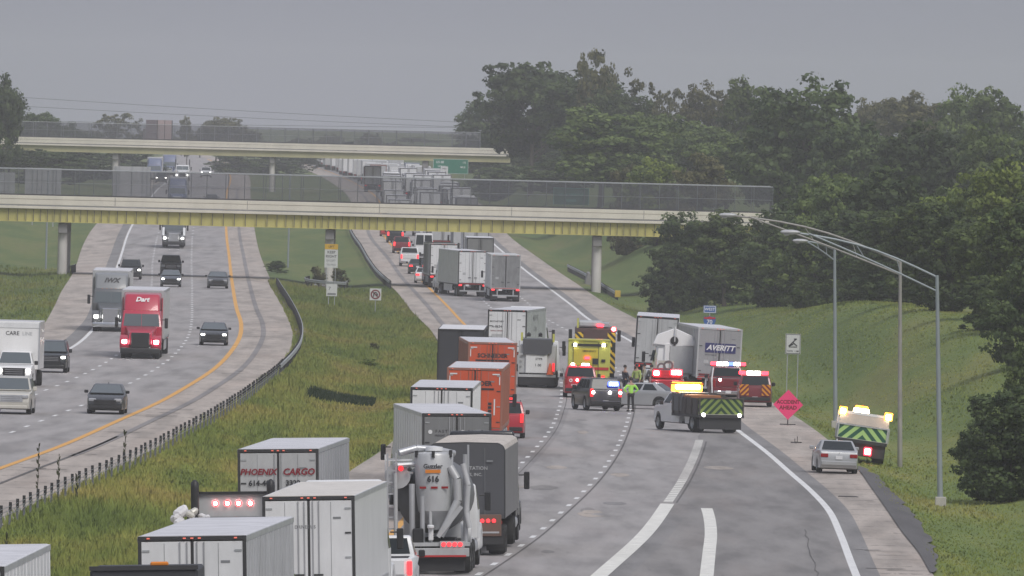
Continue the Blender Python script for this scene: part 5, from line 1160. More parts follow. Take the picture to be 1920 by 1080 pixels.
r = thing('flatbed_truck', 'grey backed tow truck with four red lamps and twin black stacks', 'tow truck')
tractor(r, 0, color=GREYW, sleeper=True, fairing=False, stack=False)
for c in kids(r):
    if c.name.startswith('rear_window'): bpy.data.objects.remove(c)
part('headboard', MB().add([(-1.2, 2.45, 2.42), (1.2, 2.45, 2.42), (1.12, 2.45, 3.15), (-1.12, 2.45, 3.15), (-1.2, 2.6, 2.42), (1.2, 2.6, 2.42), (1.12, 2.6, 3.15), (-1.12, 2.6, 3.15)], [(0, 1, 2, 3), (4, 7, 6, 5), (0, 3, 7, 4), (1, 5, 6, 2), (3, 2, 6, 7), (0, 4, 5, 1)]), GREYW, r, bevel=.03)
part('headboard_frame', MB().box((0, 2.40, 3.18), (2.32, .12, .08)).box((0, 2.40, 2.36), (2.5, .14, .16)), BLACK, r)
for x in (-.55, -.18, .16, .52): round_lamp(r, x, 2.40, 2.86, .10, BRAKE, 'work_lamp'); round_lamp(r, x, 2.37, 2.86, .062, BWHITE, 'lamp_core')
for sx in (-1, 1): part('exhaust_stack', MB().cyl((sx * 1.16, 2.2, 1.0), (sx * 1.16, 2.2, 3.35), .13, n=12).lathe([(.13, 3.35), (.12, 3.5), (.05, 3.58), (.001, 3.6)], (sx * 1.16, 2.2, 0), n=12), BLACK, r, smooth=True)
part('tool_rack', MB().box((0, 2.2, 2.02), (2.3, .3, .55)), BLKT, r, bevel=.03); part('rack_bar', MB().box((.9, 2.02, 2.1), (.05, .05, .6)).box((.65, 2.02, 2.38), (.5, .05, .05)).box((-.7, 2.02, 2.3), (.5, .05, .05)), SILVER, r)
part('bed', MB().box((0, -.8, 1.15), (2.45, 6.2, .2)), DARK, r); put_rear(r, 434, 950, 61.8, 2.6)
bag = thing('bulk_bag', 'crumpled white sacks piled behind the cab of the tow truck', 'sacks', None); g = random.Random(9)
SACK = paint('white_sack_cloth', (.74, .73, .74), .9, dirt=.25)
for k in range(24):
    rr_ = g.uniform(.11, .21); part('sack', MB().box((0, 0, 0), (rr_ * 1.9, rr_ * 1.6, rr_ * 1.1), g.uniform(0, 3), g.uniform(-.6, .6), g.uniform(-.6, .6)), SACK if k % 4 else BEIGE, bag, bevel=.06).location = (g.uniform(-.6, .6), g.uniform(-.4, .4), 1.25 + g.uniform(.2, .85))
X, Y, Z = atd(366, 990, 63); bag.location = (X, Y, Z - 1.62)
r = semi('white trailer truck with plain big doors filling the lower left centre', tr=dict(H=3.92, skin=WHITE, doors=WHITE2, roof=paint('cream_roof_sheet', (.74, .70, .64), .5, dirt=.3), ribs=0), tc=dict(color=WHITE)); put_rear(r, 588, 932, 66.6, 2.7)
letter('SAFETY  DRIVES US', .13, GREYINK, r, (-.35, -.062, 3.05))
r = car('pickup', 'white pickup truck wedged between the big white trailer and the vacuum truck', WHITE, 'pickup truck', 'pickup_truck', rear='brake'); put_rear(r, 719, 1060, 61.5, 1.)
r = semi('white PHOENIX CARGO trailer truck with dark red door lettering', tr=dict(skin=WHITE2, doors=GREYW, side=paint('plain_grey_side', (.42, .43, .45), .5, dirt=.2), rods=1))  # side wall in one even grey, darker than the white skin
for s_, z_, x_, q_, m_, sh_ in (('PHOENIX', 3.36, -.64, .27, REDINK, .2), ('CARGO', 3.36, .66, .29, REDINK, .2), ('614-407', 3.0, -.55, .24, INK, 0), ('3322', 3.0, .48, .24, INK, 0), ('FOR EARNINGS', 2.68, -.66, .14, REDINK, 0), ('FOR OWNER-OPS', 2.68, .66, .14, REDINK, 0), ('YOUR PAY', 2.45, -.72, .15, REDINK, 0), ('OWN', 2.45, .35, .15, REDINK, 0)):
    letter(s_, q_, m_, r, (x_, -.098, z_), shear=sh_, bold=.035 if q_ > .2 else .02)
letter('XXI', .3, GREYINK, r, (1.34, 1.6, 3.0), face='right'); put_rear(r, 529, 841, 58.4, 2.8)
# vacuum tank truck
r = thing('vacuum_truck', 'grey vacuum tank truck with hopper cone, hoses and number 616', 'vacuum truck')
TANK = paint('tank_grey_paint', (.52, .53, .54), .4, .2, dirt=.25); TANKD = paint('dark_tank_shell', (.14, .145, .15), .5, .2, dirt=.3)
tractor(r, 3.4, color=WHITE, sleeper=False, fairing=False, mir=BLACK)
part('tank', MB().lathe([(.01, -.25), (.6, -.22), (1.0, -.1), (1.16, .1), (1.16, 5.2), (1.0, 5.4), (.01, 5.5)], (0, 1.2, 2.45), axis='y', n=28), TANKD, r, smooth=True)
dt = part('debris_tank', MB().lathe([(.001, .0), (.16, .02), (.50, .62), (.52, .64), (.60, 1.35), (.60, 1.45), (.645, 2.45), (.60, 2.52), (.001, 2.62)], (.08, .35, 1.42), n=26), TANK, r, smooth=True)
for k in range(6): a = k * math.pi / 3 - .5; part('clamp', MB().box((.08 + .64 * math.cos(a), .35 + .64 * math.sin(a), 3.92), (.10, .10, .22)), BLACK, dt)
part('hatch', MB().lathe([(.30, 0), (.28, .12), (.001, .16)], (.1, .35, 4.02), n=14), WHITE, dt, smooth=True)
for x in (-.33, .04, .38): part('reflector', MB().box((x + .08, -.27 + abs(x) * .25, 2.83), (.22, .03, .07)), REDLENS, dt)
letter('Guzzler', .20, INK, r, (.08, -.29, 3.52), bold=.03); part('yellow_badge', MB().box((.08, -.285, 3.36), (.50, .01, .11)), AMBERL, r); letter('616', .26, INK, r, (.08, -.285, 3.10), bold=.045)
for x, y0_, z0_, z1_, rr_ in ((-.62, -.05, .95, 2.95, .10), (-.28, -.12, .95, 2.55, .085), (-1.16, .1, .9, 3.3, .07), (1.12, .1, 1.0, 3.9, .08), (-.02, -.1, 1.0, 2.3, .06)):
    part('vertical_pipe', MB().cyl((x, y0_, z0_), (x, y0_, z1_), rr_, n=12), SILVER if rr_ > .07 else TANK, r, smooth=True)
part('boom', MB().tube([(-1.05, .3, 3.95), (-.5, .5, 4.1), (0.1, .7, 4.05), (.7, 1.2, 3.9)], .12, 10).tube([(-1.1, .2, 3.55), (-.3, .3, 3.6)], .09, 8), SILVER, r, smooth=True)
part('suction_hose', MB().tube([(1.05, -.1, 3.6), (1.22, -.15, 2.9), (1.15, -.1, 2.0), (1.25, -.1, 1.5)], .09, 10), GREYW, r, smooth=True)
part('curved_hose', MB().tube([(.62, .0, 3.5), (.86, -.05, 3.1), (.88, -.05, 2.4), (.55, -.1, 1.7), (.3, -.15, 1.25)], .13, 10), TANK, r, smooth=True)
part('chute', MB().box((.62, -.35, 1.72), (.14, .12, 1.25), ry=R(38)), GREYW, r)
ld = part('ladder', MB().box((-1.42, .15, 2.4), (.05, .05, 3.1)).box((-1.14, .15, 2.4), (.05, .05, 3.1)), SILVER, r)
for k in range(8): part('rung', MB().box((-1.28, .15, 1.1 + k * .38), (.28, .04, .05)), SILVER, ld)
part('operator_cage', MB().box((-1.05, .4, 3.72), (.9, .06, .06)).box((-1.05, .4, 3.3), (.9, .06, .06)).box((-1.5, .4, 3.5), (.05, .05, .8)), WHITE, r)
part('rear_deck', MB().box((0, .1, .98), (2.5, .9, .12)), GREYW, r); part('rear_bumper', MB().box((0, -.38, .72), (2.5, .12, .28)), GREYW, r, bevel=.02); part('mud_flap', MB().box((.0, -.2, .38), (2.2, .03, .55)), DARK, r)
for x in (.42, .60, .78, .96): round_lamp(r, x, -.45, .98, .075, BRAKE, 'tail_light')
part('lamp_panel', MB().box((.7, -.41, .98), (.8, .05, .22)), GREYW, r); part('reflective_tape', MB().box((0, -.45, .60), (2.3, .01, .06)), TAPER, r); part('tool_box', MB().box((-.42, -.1, 1.25), (.35, .4, .5)), BLACK, r, bevel=.03); part('valve', MB().box((.0, -.3, 1.35), (.16, .2, .5)).cyl((.0, -.45, 1.5), (.0, -.45, 1.62), .12, n=12), WHITE, r, bevel=.03)
part('side_locker', MB().cyl((.95, .6, 1.35), (1.28, .6, 1.35), .35, n=16), WHITE, r, smooth=True)
part('frame_bar', MB().box((1.2, .6, 2.6), (.06, .06, 3.2)), SILVER, r); part('fuel_drum', MB().cyl((-1.1, .3, 3.2), (-1.1, 1.6, 3.2), .42, n=16), TANK, r, smooth=True)
round_lamp(r, -.98, .0, 3.45, .09, TAILR, 'tail_light'); round_lamp(r, -.7, .1, 3.42, .07, BLACK); round_lamp(r, -.38, .1, 3.42, .07, BLACK)
for sx in (-1, 1):
    for yy in (1.3, 2.6): wheel(r, sx * .95, yy, .52, .56, sx)
put_rear(r, 812, 960, 57.5, 2.2)
r = semi('tarp covered dark grey trailer truck with rounded roof and low red lamps', L=13.5, tr=dict(style='tarp', H=3.85, skin=GRTS, side=GRTS, doors=GRTARP, roof=paint('pale_tarp_top', (.55, .51, .47), .6, dirt=.3), frame=DARK, floor=1.25, lamps='off', skirt=False), tc=dict(color=NIGHT, stack=True))
letter('TRANSPORTATION', .17, GREYW, r, (-.02, -.02, 2.98)); letter('SERVICES, INC.', .15, GREYW, r, (.05, -.02, 2.76))
part('rear_box', MB().box((.62, -.1, 1.02), (1.15, .12, .75)), paint('rusty_bumper_box', (.17, .10, .075), .7, dirt=.4), r, bevel=.02); part('dark_apron', MB().box((.30, -.05, .62), (1.9, .10, .5)), DARK, r)
for x in (.42, .62, .82): round_lamp(r, x + .12, -.18, 1.18, .07, BRAKE, 'tail_light')
part('box_frame', MB().box((.62, -.17, .78), (1.0, .02, .06)).box((.2, -.17, 1.02), (.05, .02, .6)), GREYW, r); put_rear(r, 878, 925, 54.6, 2.0)
r = semi('white refrigerated trailer truck with grey doors marked FASTE left of the orange trailers', tr=dict(skin=WHITE, doors=paint('grey_ribbed_doors', (.19, .195, .20), .5, dirt=.25), rods=2, roof=ROOFM, frame=SILVER)); put_rear(r, 860, 778, 50, -4.3)
for x in (-.62, .60): letter('F A S T E', .15, INK, r, (x + .1, -.062, 3.42)); letter('FREIGHT  LLC', .10, INK, r, (x + .1, -.062, 3.26)); part('round_badge', MB().lathe([(.001, -.07), (.08, -.07), (.08, -.06)], (x - .38, 0, 3.40), axis='y', n=12), WHITE, r)
letter('8', .3, GREYINK, r, (-1.34, .6, 3.0), face='left')
r = semi('plain white box trailer truck behind the reefer with pale roof', tr=dict(skin=WHITE, doors=WHITE2, hdr=BLACK)); put_rear(r, 829, 736, 44.8, 1.)
def orange(lb):
    r = semi(lb, tr=dict(skin=ORSIDE, doors=ORANGE, H=4.0, roof=ROOFM, frame=paint('brown_rail', (.30, .13, .09), .5), hdr=paint('brown_rail', (.30, .13, .09))), tc=dict(color=ORANGE))
    letter('SCHNEIDER', .30, INK, r, (.0, -.066, 3.28), bold=.04); part('text_underline', MB().box((0, -.066, 3.03), (1.8, .012, .09)), INK, r)
    for i in range(4): part('number_mark', MB().box((.72, -.066, 2.35 - i * .17), (.16, .012, .12)), INK, r)
    for x, z in ((-1.0, 3.72), (.98, 3.72)): part('corner_plate', MB().box((x, -.068, z), (.34, .012, .06)).box((x + (-.17 if x < 0 else .17), -.068, z - .3), (.05, .012, .38)), WHITE, r)
    part('white_bar', MB().box((.93, -.07, 2.2), (.06, .02, .75)), WHITE, r); return r
r = orange('nearer orange SCHNEIDER trailer truck half hidden behind white roofs'); put_rear(r, 891, 696, 40.3, 1.1)
r = orange('farther orange SCHNEIDER trailer truck standing before the black trailer'); put_rear(r, 924, 641, 35.2, -2.)
r = car('suv', 'red SUV almost hidden at the right of the nearer orange trailer', FIRER, 'SUV', 'suv'); put_rear(r, 948, 780, 38., 0.)
r = semi('black curtain trailer truck with white top edge at the left of the queue', tr=dict(skin=BLKT, doors=BLKT, roof=paint('white_top_sheet', (.75, .75, .76), .5, dirt=.1), hdr=BLACK, frame=BLACK, rods=1, detail=1)); put_rear(r, 865, 612, 33.3, .5)
part('white_hem', MB().box((0, -.06, 4.02), (2.5, .03, .22)), CLEANWHITE, r) if False else None
r = semi('white box trailer truck with lettered left door pulling out to the right', L=13.6, tr=dict(W=2.5, H=3.9, skin=WHITE2, doors=WHITE, side=paint('grey_green_side', (.42, .45, .43), .5, dirt=.25), hdr=BLACK), tc=dict(color=WHITE)); put_rear(r, 952, 577, 29.4, 5.2)
for s_, z_, q_, m_ in (('MCCARTNEY', 3.15, .15, INK), ('A-8634', 2.82, .22, INK), ('HIRING DRIVERS', 2.55, .11, REDINK), ('||||||||||', 2.25, .26, GREYINK), ('||||||||||', 2.0, .26, GREYINK)): letter(s_, q_, m_, r, (-.66, -.062, z_))
letter('M\u00b7CO  V STAR', .5, GREYINK, r, (1.29, 6, 3.35), face='right'); letter('Le   E xxx', .5, GREYINK, r, (1.29, 6, 2.7), face='right')
# white service dump with tarp and cone
r = thing('dump_truck', 'white tailgate dump truck with dark tarp and an orange cone on its bumper', 'dump truck'); tractor(r, 1.6, color=WHITE, sleeper=False, fairing=False)
part('tailgate', MB().box((-.05, 0, 1.45), (1.3, .08, 1.15)), WHITE, r, bevel=.03); part('dump_body', MB().box((0, 2.2, 1.7), (2.2, 4.2, 1.7)), GREYW, r, bevel=.04); part('tarp', MB().prism([(-.85, 2.0), (-.9, 2.9), (.9, 2.9), (.85, 2.1), (.4, 1.95), (-.3, 1.98)], -.10, 4.2, 'y'), GRTARP, r)
part('ladder_rack', MB().box((-.98, -.05, 2.0), (.25, .05, .08)).box((-.98, -.05, 1.7), (.25, .05, .08)).box((-.98, -.05, 1.4), (.25, .05, .08)).box((-1.1, -.05, 1.8), (.06, .06, 2.0)), GREYW, r); part('light_post', MB().box((-.95, 0, 3.05), (.12, .12, .5)).box((.95, 0, 3.0), (.12, .12, .5)), LIMEY, r)
part('rear_bumper', MB().box((0, -.1, .72), (2.25, .2, .16)), GREYW, r); part('under_ride_bar', MB().box((0, 0, .40), (2.2, .3, .5)), BLACK, r, bevel=.03); letter('STFR', .20, INK, r, (.1, -.05, 1.72)); letter('1 00', .22, INK, r, (.05, -.05, 1.35)); part('beacon', MB().lathe([(.12, 0), (.12, .18), (.03, .26)], (-.55, .4, 3.05), n=10), BLACK, r, smooth=True); part('beacon', MB().lathe([(.12, 0), (.12, .18), (.03, .26)], (.15, .4, 3.05), n=10), BLACK, r, smooth=True)
cn = part('traffic_cone', MB().lathe([(.20, .82), (.15, 1.0), (.08, 1.38), (.04, 1.48)], (.78, -.12, 0), n=12), paint('orange_cone', (.75, .12, .02), .5), r, smooth=True); part('cone_base', MB().box((.78, -.12, .82), (.4, .3, .05)), paint('orange_cone', (.75, .12, .02)), cn)
for x in (.98,): part('tail_light', MB().box((x, -.05, 1.25), (.14, .08, .5)), TAILR, r); 
for sx in (-1, 1): wheel(r, sx * .85, 1.2, .5, .55, sx)
put_rear(r, 1007, 690, 31.3, 1.)
# queue before and under the near bridge
r = semi('silver curtain door trailer truck alone in the right lane before the bridge', tr=dict(skin=WHITE2, doors=paint('wrinkled_silver_doors', (.33, .335, .34), .35, .4, dirt=.5, scale=3), lamps='brake', roof=WHITE, hdr=GREYW, rods=1), tc=dict(color=WHITE)); put_rear(r, 949, 478, 21.4, -1.8)
r = semi('white trailer truck turned across lanes showing its pale left side', tr=dict(skin=WHITE2, doors=WHITE, side=paint('pale_green_grey_side', (.50, .52, .49), .5, dirt=.2), lamps='brake'), tc=dict(color=WHITE)); put_rear(r, 887, 471, 21.0, -6.6)
r = semi('white trailer truck mostly hidden behind the one turned across lanes', tr=dict(skin=GREYW, doors=WHITE, lamps='brake')); put_rear(r, 833, 459, 20.2, -2.5)
r = car('van', 'tall white van with two dark rear windows in the queue', WHITE, 'van', 'delivery_van', rear='off'); put_rear(r, 795, 460, 17.8, -1)
for a in [('pickup', 'white pickup with bright brake lamp beside the yellow line', WHITE, 'pickup truck', 'pickup_truck', 'brake', 768, 492, 18.4), ('sedan', 'white car with red lamps just before the tall van', WHITE, 'car', 'sedan', 'brake', 796, 512, 19.8), ('suv', 'red tinted SUV in the inner queue by the bridge', MAROON, 'SUV', 'suv', 'brake', 753, 478, 17.4),
          ('sedan', 'dark car between the white pickup and white car', CHARC, 'car', 'sedan', 'brake', 783, 505, 19.0), ('suv', 'dark SUV at the head of the visible inner queue', NIGHT, 'SUV', 'suv', 'brake', 741, 462, 16.6), ('sedan', 'red car just visible below the girders in the queue', FIRER, 'car', 'sedan', 'brake', 727, 446, 16.1),
          ('pickup', 'dark pickup in the second lane below the girders', NIGHT, 'pickup truck', 'pickup_truck', 'brake', 790, 436, 16.0), ('sedan', 'dark motorcycle sized car behind the van roof', CHARC, 'car', 'sedan', 'off', 838, 452, 17.0)]:
    r = car(a[0], a[1], a[2], a[3], a[4], rear=a[5]); X, Y, _ = atd(a[6], a[7], a[8]); X2, Y2 = at(a[6], a[7]); put_rear(r, a[6], a[7], a[8], -1.2)
r = semi('grey framed trailer truck beyond the silver curtain doors', tr=dict(skin=GREYW, doors=paint('dim_grey_doors', (.20, .205, .20), .5, dirt=.3), roof=WHITE2, detail=1, hdr=BLACK)); put_rear(r, 901, 449, 19.4, -1.)
r = semi('grey trailer truck second from the silver curtain doors', tr=dict(skin=WHITE2, doors=GREYW, roof=WHITE2, detail=1)); put_rear(r, 893, 440, 18.5, -1.)
r = semi('dull grey trailer truck third under the girders in the right lane', tr=dict(skin=GREYW, doors=GREYW, detail=1)); put_rear(r, 872, 437, 17.8, -1.)
r = semi('bluish grey trailer truck under the girders in the middle lane', tr=dict(skin=GREYW, doors=GREYW, detail=1)); put_rear(r, 830, 436, 17.2, -1.)

# ------------------------------------------------------------------ the crash scene on the right
r = thing('fire_engine', 'lime yellow fire engine seen from behind with red stripe and dark cabinets', 'fire engine')
part('body', MB().box((0, 3.2, 1.75), (2.5, 6.2, 2.5)), LIMEY, r, bevel=.05, smooth=True); part('cab', MB().box((0, 7.6, 1.75), (2.45, 2.4, 2.3)), LIMEY, r, bevel=.12, smooth=True, seg=2)
part('upper_panel', MB().box((0, .08, 3.02), (2.5, .16, .08)), LIMEY, r); part('light_strip', MB().box((0, .05, 2.72), (2.1, .08, .14)), BLACK, r); part('stripe', MB().box((.42, .07, 1.32), (1.5, .03, .16)), TAPER, r)
for x in (-.85, .85): part('scene_light', MB().box((x, .0, 2.72), (.18, .06, .16)), BWHITE, r)
part('roll_door', MB().box((-.2, .08, 2.0), (1.5, .03, 1.0)), paint('lime_orange_door', (.62, .52, .05), .5, dirt=.3), r, bevel=.02); part('cabinet', MB().box((.38, .05, 1.75), (.35, .06, .35)), BLACK, r); part('cabinet', MB().box((.85, .05, 1.8), (.24, .06, .16)), BLACK, r); letter('EMERGENCY', .14, INK, r, (0, .04, 2.35))
part('warning_lamp', MB().box((-.12, .03, 1.95), (.30, .06, .16)), BRED, r); part('red_tail', MB().box((.85, .03, .85), (.22, .06, .12)), TAILR, r); part('rear_step', MB().box((0, -.1, .5), (2.4, .4, .12)), SILVER, r); part('panel_seam', MB().box((.55, .065, 1.8), (.03, .02, 2.2)).box((-.95, .065, 1.8), (.03, .02, 2.2)), DARK, r)
part('mirror', MB().box((-1.5, 7.2, 2.5), (.2, .15, .6)), BLACK, r, bevel=.03); part('mirror', MB().box((1.5, 7.2, 2.5), (.2, .15, .6)), BLACK, r, bevel=.03)
for sx in (-1, 1):
    for yy in (1.7, 7.6): wheel(r, sx * 1.0, yy, .5, .45, sx)
put_rear(r, 1104, 700, 31.5, 0.)
r = thing('rescue_truck', 'taller rescue truck with black and yellow slanted stripes behind the fire engine', 'fire engine')
part('body', MB().box((0, 3.4, 1.9), (2.5, 6.8, 2.7)), paint('dark_rescue_body', (.10, .055, .05), .5, dirt=.3), r, bevel=.05, smooth=True); part('stripe_panel', MB().box((1.0, -.02, 1.75), (.5, .06, 2.5)), CHEVB, r); part('stripe_panel', MB().box((-1.0, -.02, 1.75), (.5, .06, 2.5)), CHEVB, r); part('cab', MB().box((0, 8.1, 1.8), (2.45, 2.6, 2.5)), paint('dark_rescue_body', (.10, .055, .05)), r, bevel=.12, smooth=True)
part('hose_cover', MB().box((-.3, 2.4, 3.5), (1.5, 4.5, .35)), GREYW, r, bevel=.08); part('ladder', MB().box((.6, 3.2, 3.5), (.5, 6.2, .12)), SILVER, r); part('warning_lamp', MB().box((.28, .1, 3.42), (.42, .2, .16)), BRED, r, bevel=.03); round_lamp(r, 1.12, -.05, 3.22, .16, BRED, 'beacon'); round_lamp(r, 1.12, -.09, 3.22, .10, BWHITE, 'beacon_core')
part('light_mast', MB().box((-1.1, .2, 3.55), (.1, .1, .6)), LIMEY, r)
for sx in (-1, 1):
    part('mirror', MB().box((sx * 1.52, 7.6, 2.7), (.22, .15, .7)), BLACK, r, bevel=.03)
    for yy in (1.8, 8.1): wheel(r, sx * 1.0, yy, .5, .45, sx)
put_rear(r, 1115, 690, 30.3, 0.)
r = car('suv', 'crimson fire chief SUV with white strobe lamps behind the fire engine', FIRER, 'fire SUV', 'suv', rear='off'); put_rear(r, 1088, 720, 32.4, 0.)
for x in (-.18, .22): round_lamp(r, x, -.05, 1.02, .10, BRED, 'strobe'); round_lamp(r, x, -.09, 1.02, .065, BWHITE, 'strobe_core')
for x, q in ((-.45, .2), (.28, .42)): part('roof_strobe', MB().box((x, .45, 1.9), (q, .15, .18)), BWHITE, r, bevel=.03); part('strobe_base', MB().box((x, .45, 1.84), (q + .2, .2, .07)), BRED, r)
letter('DIVISION CHIEF', .15, WINK, r, (0, -.03, .72)); part('badge', MB().lathe([(.05, -.03), (.10, -.03), (.10, -.02)], (-.55, 0, 1.0), axis='y', n=12), WINK, r)
POL = paint('dark_police_paint', (.045, .045, .05), .3, dirt=.12, coat=.25)
r = car('suv', 'dark police SUV with blue strobe on its rear beside the hi-vis officer', POL, 'police car', 'suv', rear='on'); put_rear(r, 1136, 745, 34.0, -12)
part('window_strobe', MB().box((.42, .02, 1.50), (.62, .08, .28)), BBLUE, r, bevel=.04); part('strobe_core', MB().box((.42, -.03, 1.50), (.44, .06, .17)), BWHITE, r, bevel=.06)
for x in (-.72, .22, .80): round_lamp(r, x, -.06, 1.02, .085, BWHITE, 'rear_lamp')
r = car('sedan', 'silver sedan standing broadside across the lanes', SILV, 'car', 'sedan', rear='off', trim=SILV); X, Y, _ = atd(1278, 745, 33.6); r.location = (X, Y, float(gz(X, Y)) + .005); r.rotation_euler = (0, 0, R(72))
part('roof_badge', MB().box((0, 2.1, 1.5), (.3, .22, .12)), CLEANWHITE, r, bevel=.03)
r = semi('plain white trailer truck on the shoulder with roof edge showing', tr=dict(skin=WHITE2, doors=GREYW, hdr=BLACK, frame=GREYW), tc=dict(color=WHITE)); put_rear(r, 1229, 600, 30.4, .8, 2.2)
r = semi('grey AVERITT trailer truck with blue nameplate on its doors', tr=dict(skin=paint('silver_grey_side', (.40, .40, .41), .45, .2, dirt=.2), doors=paint('silver_grey_doors', (.34, .345, .36), .45, .2, dirt=.15), H=4.05, hdr=GREYW, lamps='off'), tc=dict(color=WHITE))
np_ = part('name_plate', MB().box((.05, -.075, 2.88), (1.80, .02, .56)), paint('deep_blue_plate', (.025, .03, .14), .4), r); letter('AVERITT', .42, WINK, r, (.05, -.09, 2.88), shear=.3, bold=.03); letter('SERVICE EXPRESS', .09, INK, r, (-.5, -.065, 2.45)); letter('814276', .16, GREYINK, r, (-.55, -.065, 1.85)); part('bumper_band', MB().box((0, -.1, 1.28), (2.3, .03, .12)), MAROON, r)
put_rear(r, 1347, 609, 31.9, -3.6, 2.0)
r = thing('tractor_unit', 'white truck tractor with split fairing behind the red pickup', 'semi truck'); tractor(r, 0, color=CLEANWHITE, sleeper=True, fairing=False)
for sx in (-1, 1): part('fairing_half', MB().add([(sx * .04, 2.5, 3.95), (sx * .04, 2.5, 2.85), (sx * 1.28, 2.4, 2.95), (sx * 1.05, 2.45, 3.55), (sx * .04, 4.4, 3.5), (sx * .04, 4.4, 2.8), (sx * 1.1, 4.3, 2.8), (sx * .95, 4.3, 3.2)], [(0, 1, 2, 3), (4, 7, 6, 5), (0, 3, 7, 4), (3, 2, 6, 7), (1, 5, 6, 2), (0, 4, 5, 1)]), CLEANWHITE, r, bevel=.05, smooth=True)
part('fairing_opening', MB().lathe([(.001, -.03), (.24, -.03), (.24, .05)], (-.02, 2.44, 3.22), axis='y', n=16), BLACK, r); part('spine', MB().box((0, 2.44, 3.6), (.05, .10, .9)), WHITE, r); [setattr(c, 'scale', (.80, 1, 1)) for c in kids(r) if c.name.split('.')[0] in ('cab', 'cab_door', 'side_window')]
part('rear_pillar', MB().box((-.42, 2.5, 2.1), (.3, .12, 1.9)), CLEANWHITE, r, bevel=.03); part('rear_panel', MB().box((.45, 2.52, 2.1), (1.4, .06, 1.6)), GREYW, r, bevel=.02)
X, Y, _ = atd(1271, 660, 31.9); r.location = (X, Y, float(gz(X, Y)) + .01); r.rotation_euler = (0, R(1.5), R(6))
r = car('pickup', 'red fire pickup with amber and white strobes before the white tractor', FIRER, 'pickup truck', 'pickup_truck', rear='off'); put_rear(r, 1251, 712, 32.7, 0.)
for x, z, q in ((-.62, 1.66, .28), (.52, 1.72, .55), (.72, 1.0, .26)): part('strobe', MB().box((x, -.02, z), (q, .1, .24)), BWHITE, r, bevel=.05); part('strobe_housing', MB().box((x, .05, z), (q + .14, .1, .34)), BRED, r, bevel=.04)
part('equipment_box', MB().box((0, 1.0, 1.6), (1.6, 1.7, .5)), FIRER, r, bevel=.05); part('hose_bundle', MB().lathe([(.18, -.1), (.3, -.1), (.3, .1), (.18, .1)], (.05, .5, 2.1), axis='y', n=14).lathe([(.15, -.1), (.26, -.1), (.26, .1), (.15, .1)], (-.35, .4, 2.0), axis='y', n=12), GREYC, r); part('gear_rack', MB().box((-.1, .8, 2.3), (.9, .6, .16)).box((.3, .5, 2.0), (.12, .12, .6)), BEIGE, r)
r = car('suv', 'maroon fire department SUV with amber chevrons at the right of the scene', MAROON, 'fire SUV', 'suv', rear='off'); put_rear(r, 1416, 735, 33.0, 0.)
part('chevron_panel', MB().box((-.62, -.06, .96), (.5, .03, .62)), CHEVO, r); part('chevron_panel', MB().box((.62, -.06, .96), (.5, .03, .62)), CHEVO, r)
for k, (x, m_) in enumerate(((-.75, BRED), (-.3, BWHITE), (.1, BWHITE), (.55, BRED))): part('roof_strobe', MB().box((x, .5, 1.92), (.38, .2, .2)), m_, r, bevel=.03)
r = car('pickup', 'dark red pickup with blue and white light bar left of the maroon SUV', MAROON, 'pickup truck', 'pickup_truck', rear='off'); put_rear(r, 1366, 726, 32.3, -2.)
lb = part('light_bar', MB().box((.1, 2.9, 1.96), (2.1, .3, .06)), BLACK, r)
for k, m_ in enumerate((BRED, BWHITE, BWHITE, BBLUE, BWHITE, BRED)): part('beacon', MB().box((-.75 + k * .34, 2.9, 2.08), (.33, .3, .2)), m_, lb, bevel=.03)
for x in (-.5, .75): round_lamp(r, x, -.05, 1.2, .08, BWHITE, 'rear_strobe')
part('white_hose_line', MB().tube([(-.9, .1, 1.9), (-1.0, -.2, 1.2), (-.95, -.3, .3)], .04, 6), WHITE, r)
CHEVD = chevron('worn_green_chevrons', (.012, .045, .022), (.20, .27, .06), 2.6)
# flatbed dump with amber bar
def dump_truck(label, chev, bedc, px, py, s, yaw, bank, wide=2.45, H=2.1, zl=1.22):
    r = car('pickup', label, WHITE, 'dump truck', 'dump_truck', rear='off')
    for c in list(kids(r)):
        if c.name.split('.')[0] in ('tailgate', 'tail_light', 'rear_bumper', 'licence_plate', 'dark_bed_sheet'):
            bpy.data.objects.remove(c)
        elif c.name.startswith('wheel') and c.location.y < 2:
            for q in kids(c): bpy.data.objects.remove(q)
            bpy.data.objects.remove(c)
        else: c.location.y += 1.9; c.location.z += .08 if not c.name.startswith('wheel') else 0
    part('bed_floor', MB().box((0, 2.0, zl - .05), (wide, 4.2, .16)), DARK, r)
    for sx in (-1, 1):
        sdw = part('bed_side', MB().box((sx * (wide / 2 - .04), 2.0, zl + (H - zl) / 2), (.06, 4.2, H - zl)), bedc, r)
        for k in range(5): part('side_post', MB().box((sx * (wide / 2 + .02), .2 + k * .9, zl + (H - zl) / 2), (.07, .09, H - zl)), bedc, sdw)
    part('bed_front', MB().box((0, 4.1, 1.2 + (H - 1.0) / 2), (wide, .06, H - 1.0)), bedc, r)
    tg = part('tailgate', MB().box((0, 0, (zl + H) / 2), (wide, .06, H - zl)), chev, r, bevel=.01); tg.data.name = 'tailgate'
    for z in (zl + .02, H): part('tailgate_rail', MB().box((0, -.03, z), (wide, .08, .06)), bedc if z == H else BEIGE, tg)
    part('rear_apron', MB().box((0, .1, zl - .42), (wide * .92, .12, .62)), DARK, r); part('mud_flap', MB().box((-.85, .35, .5), (.6, .03, .6)).box((.85, .35, .5), (.6, .03, .6)), BLACK, r)
    for sx in (-1, 1): wheel(r, sx * .88, 1.15, .48, .56, sx); round_lamp(r, sx * (wide / 2 - .25), .02, .98, .10, TAILR, 'tail_light')
    put_rear(r, px, py, s, yaw, bank); return r
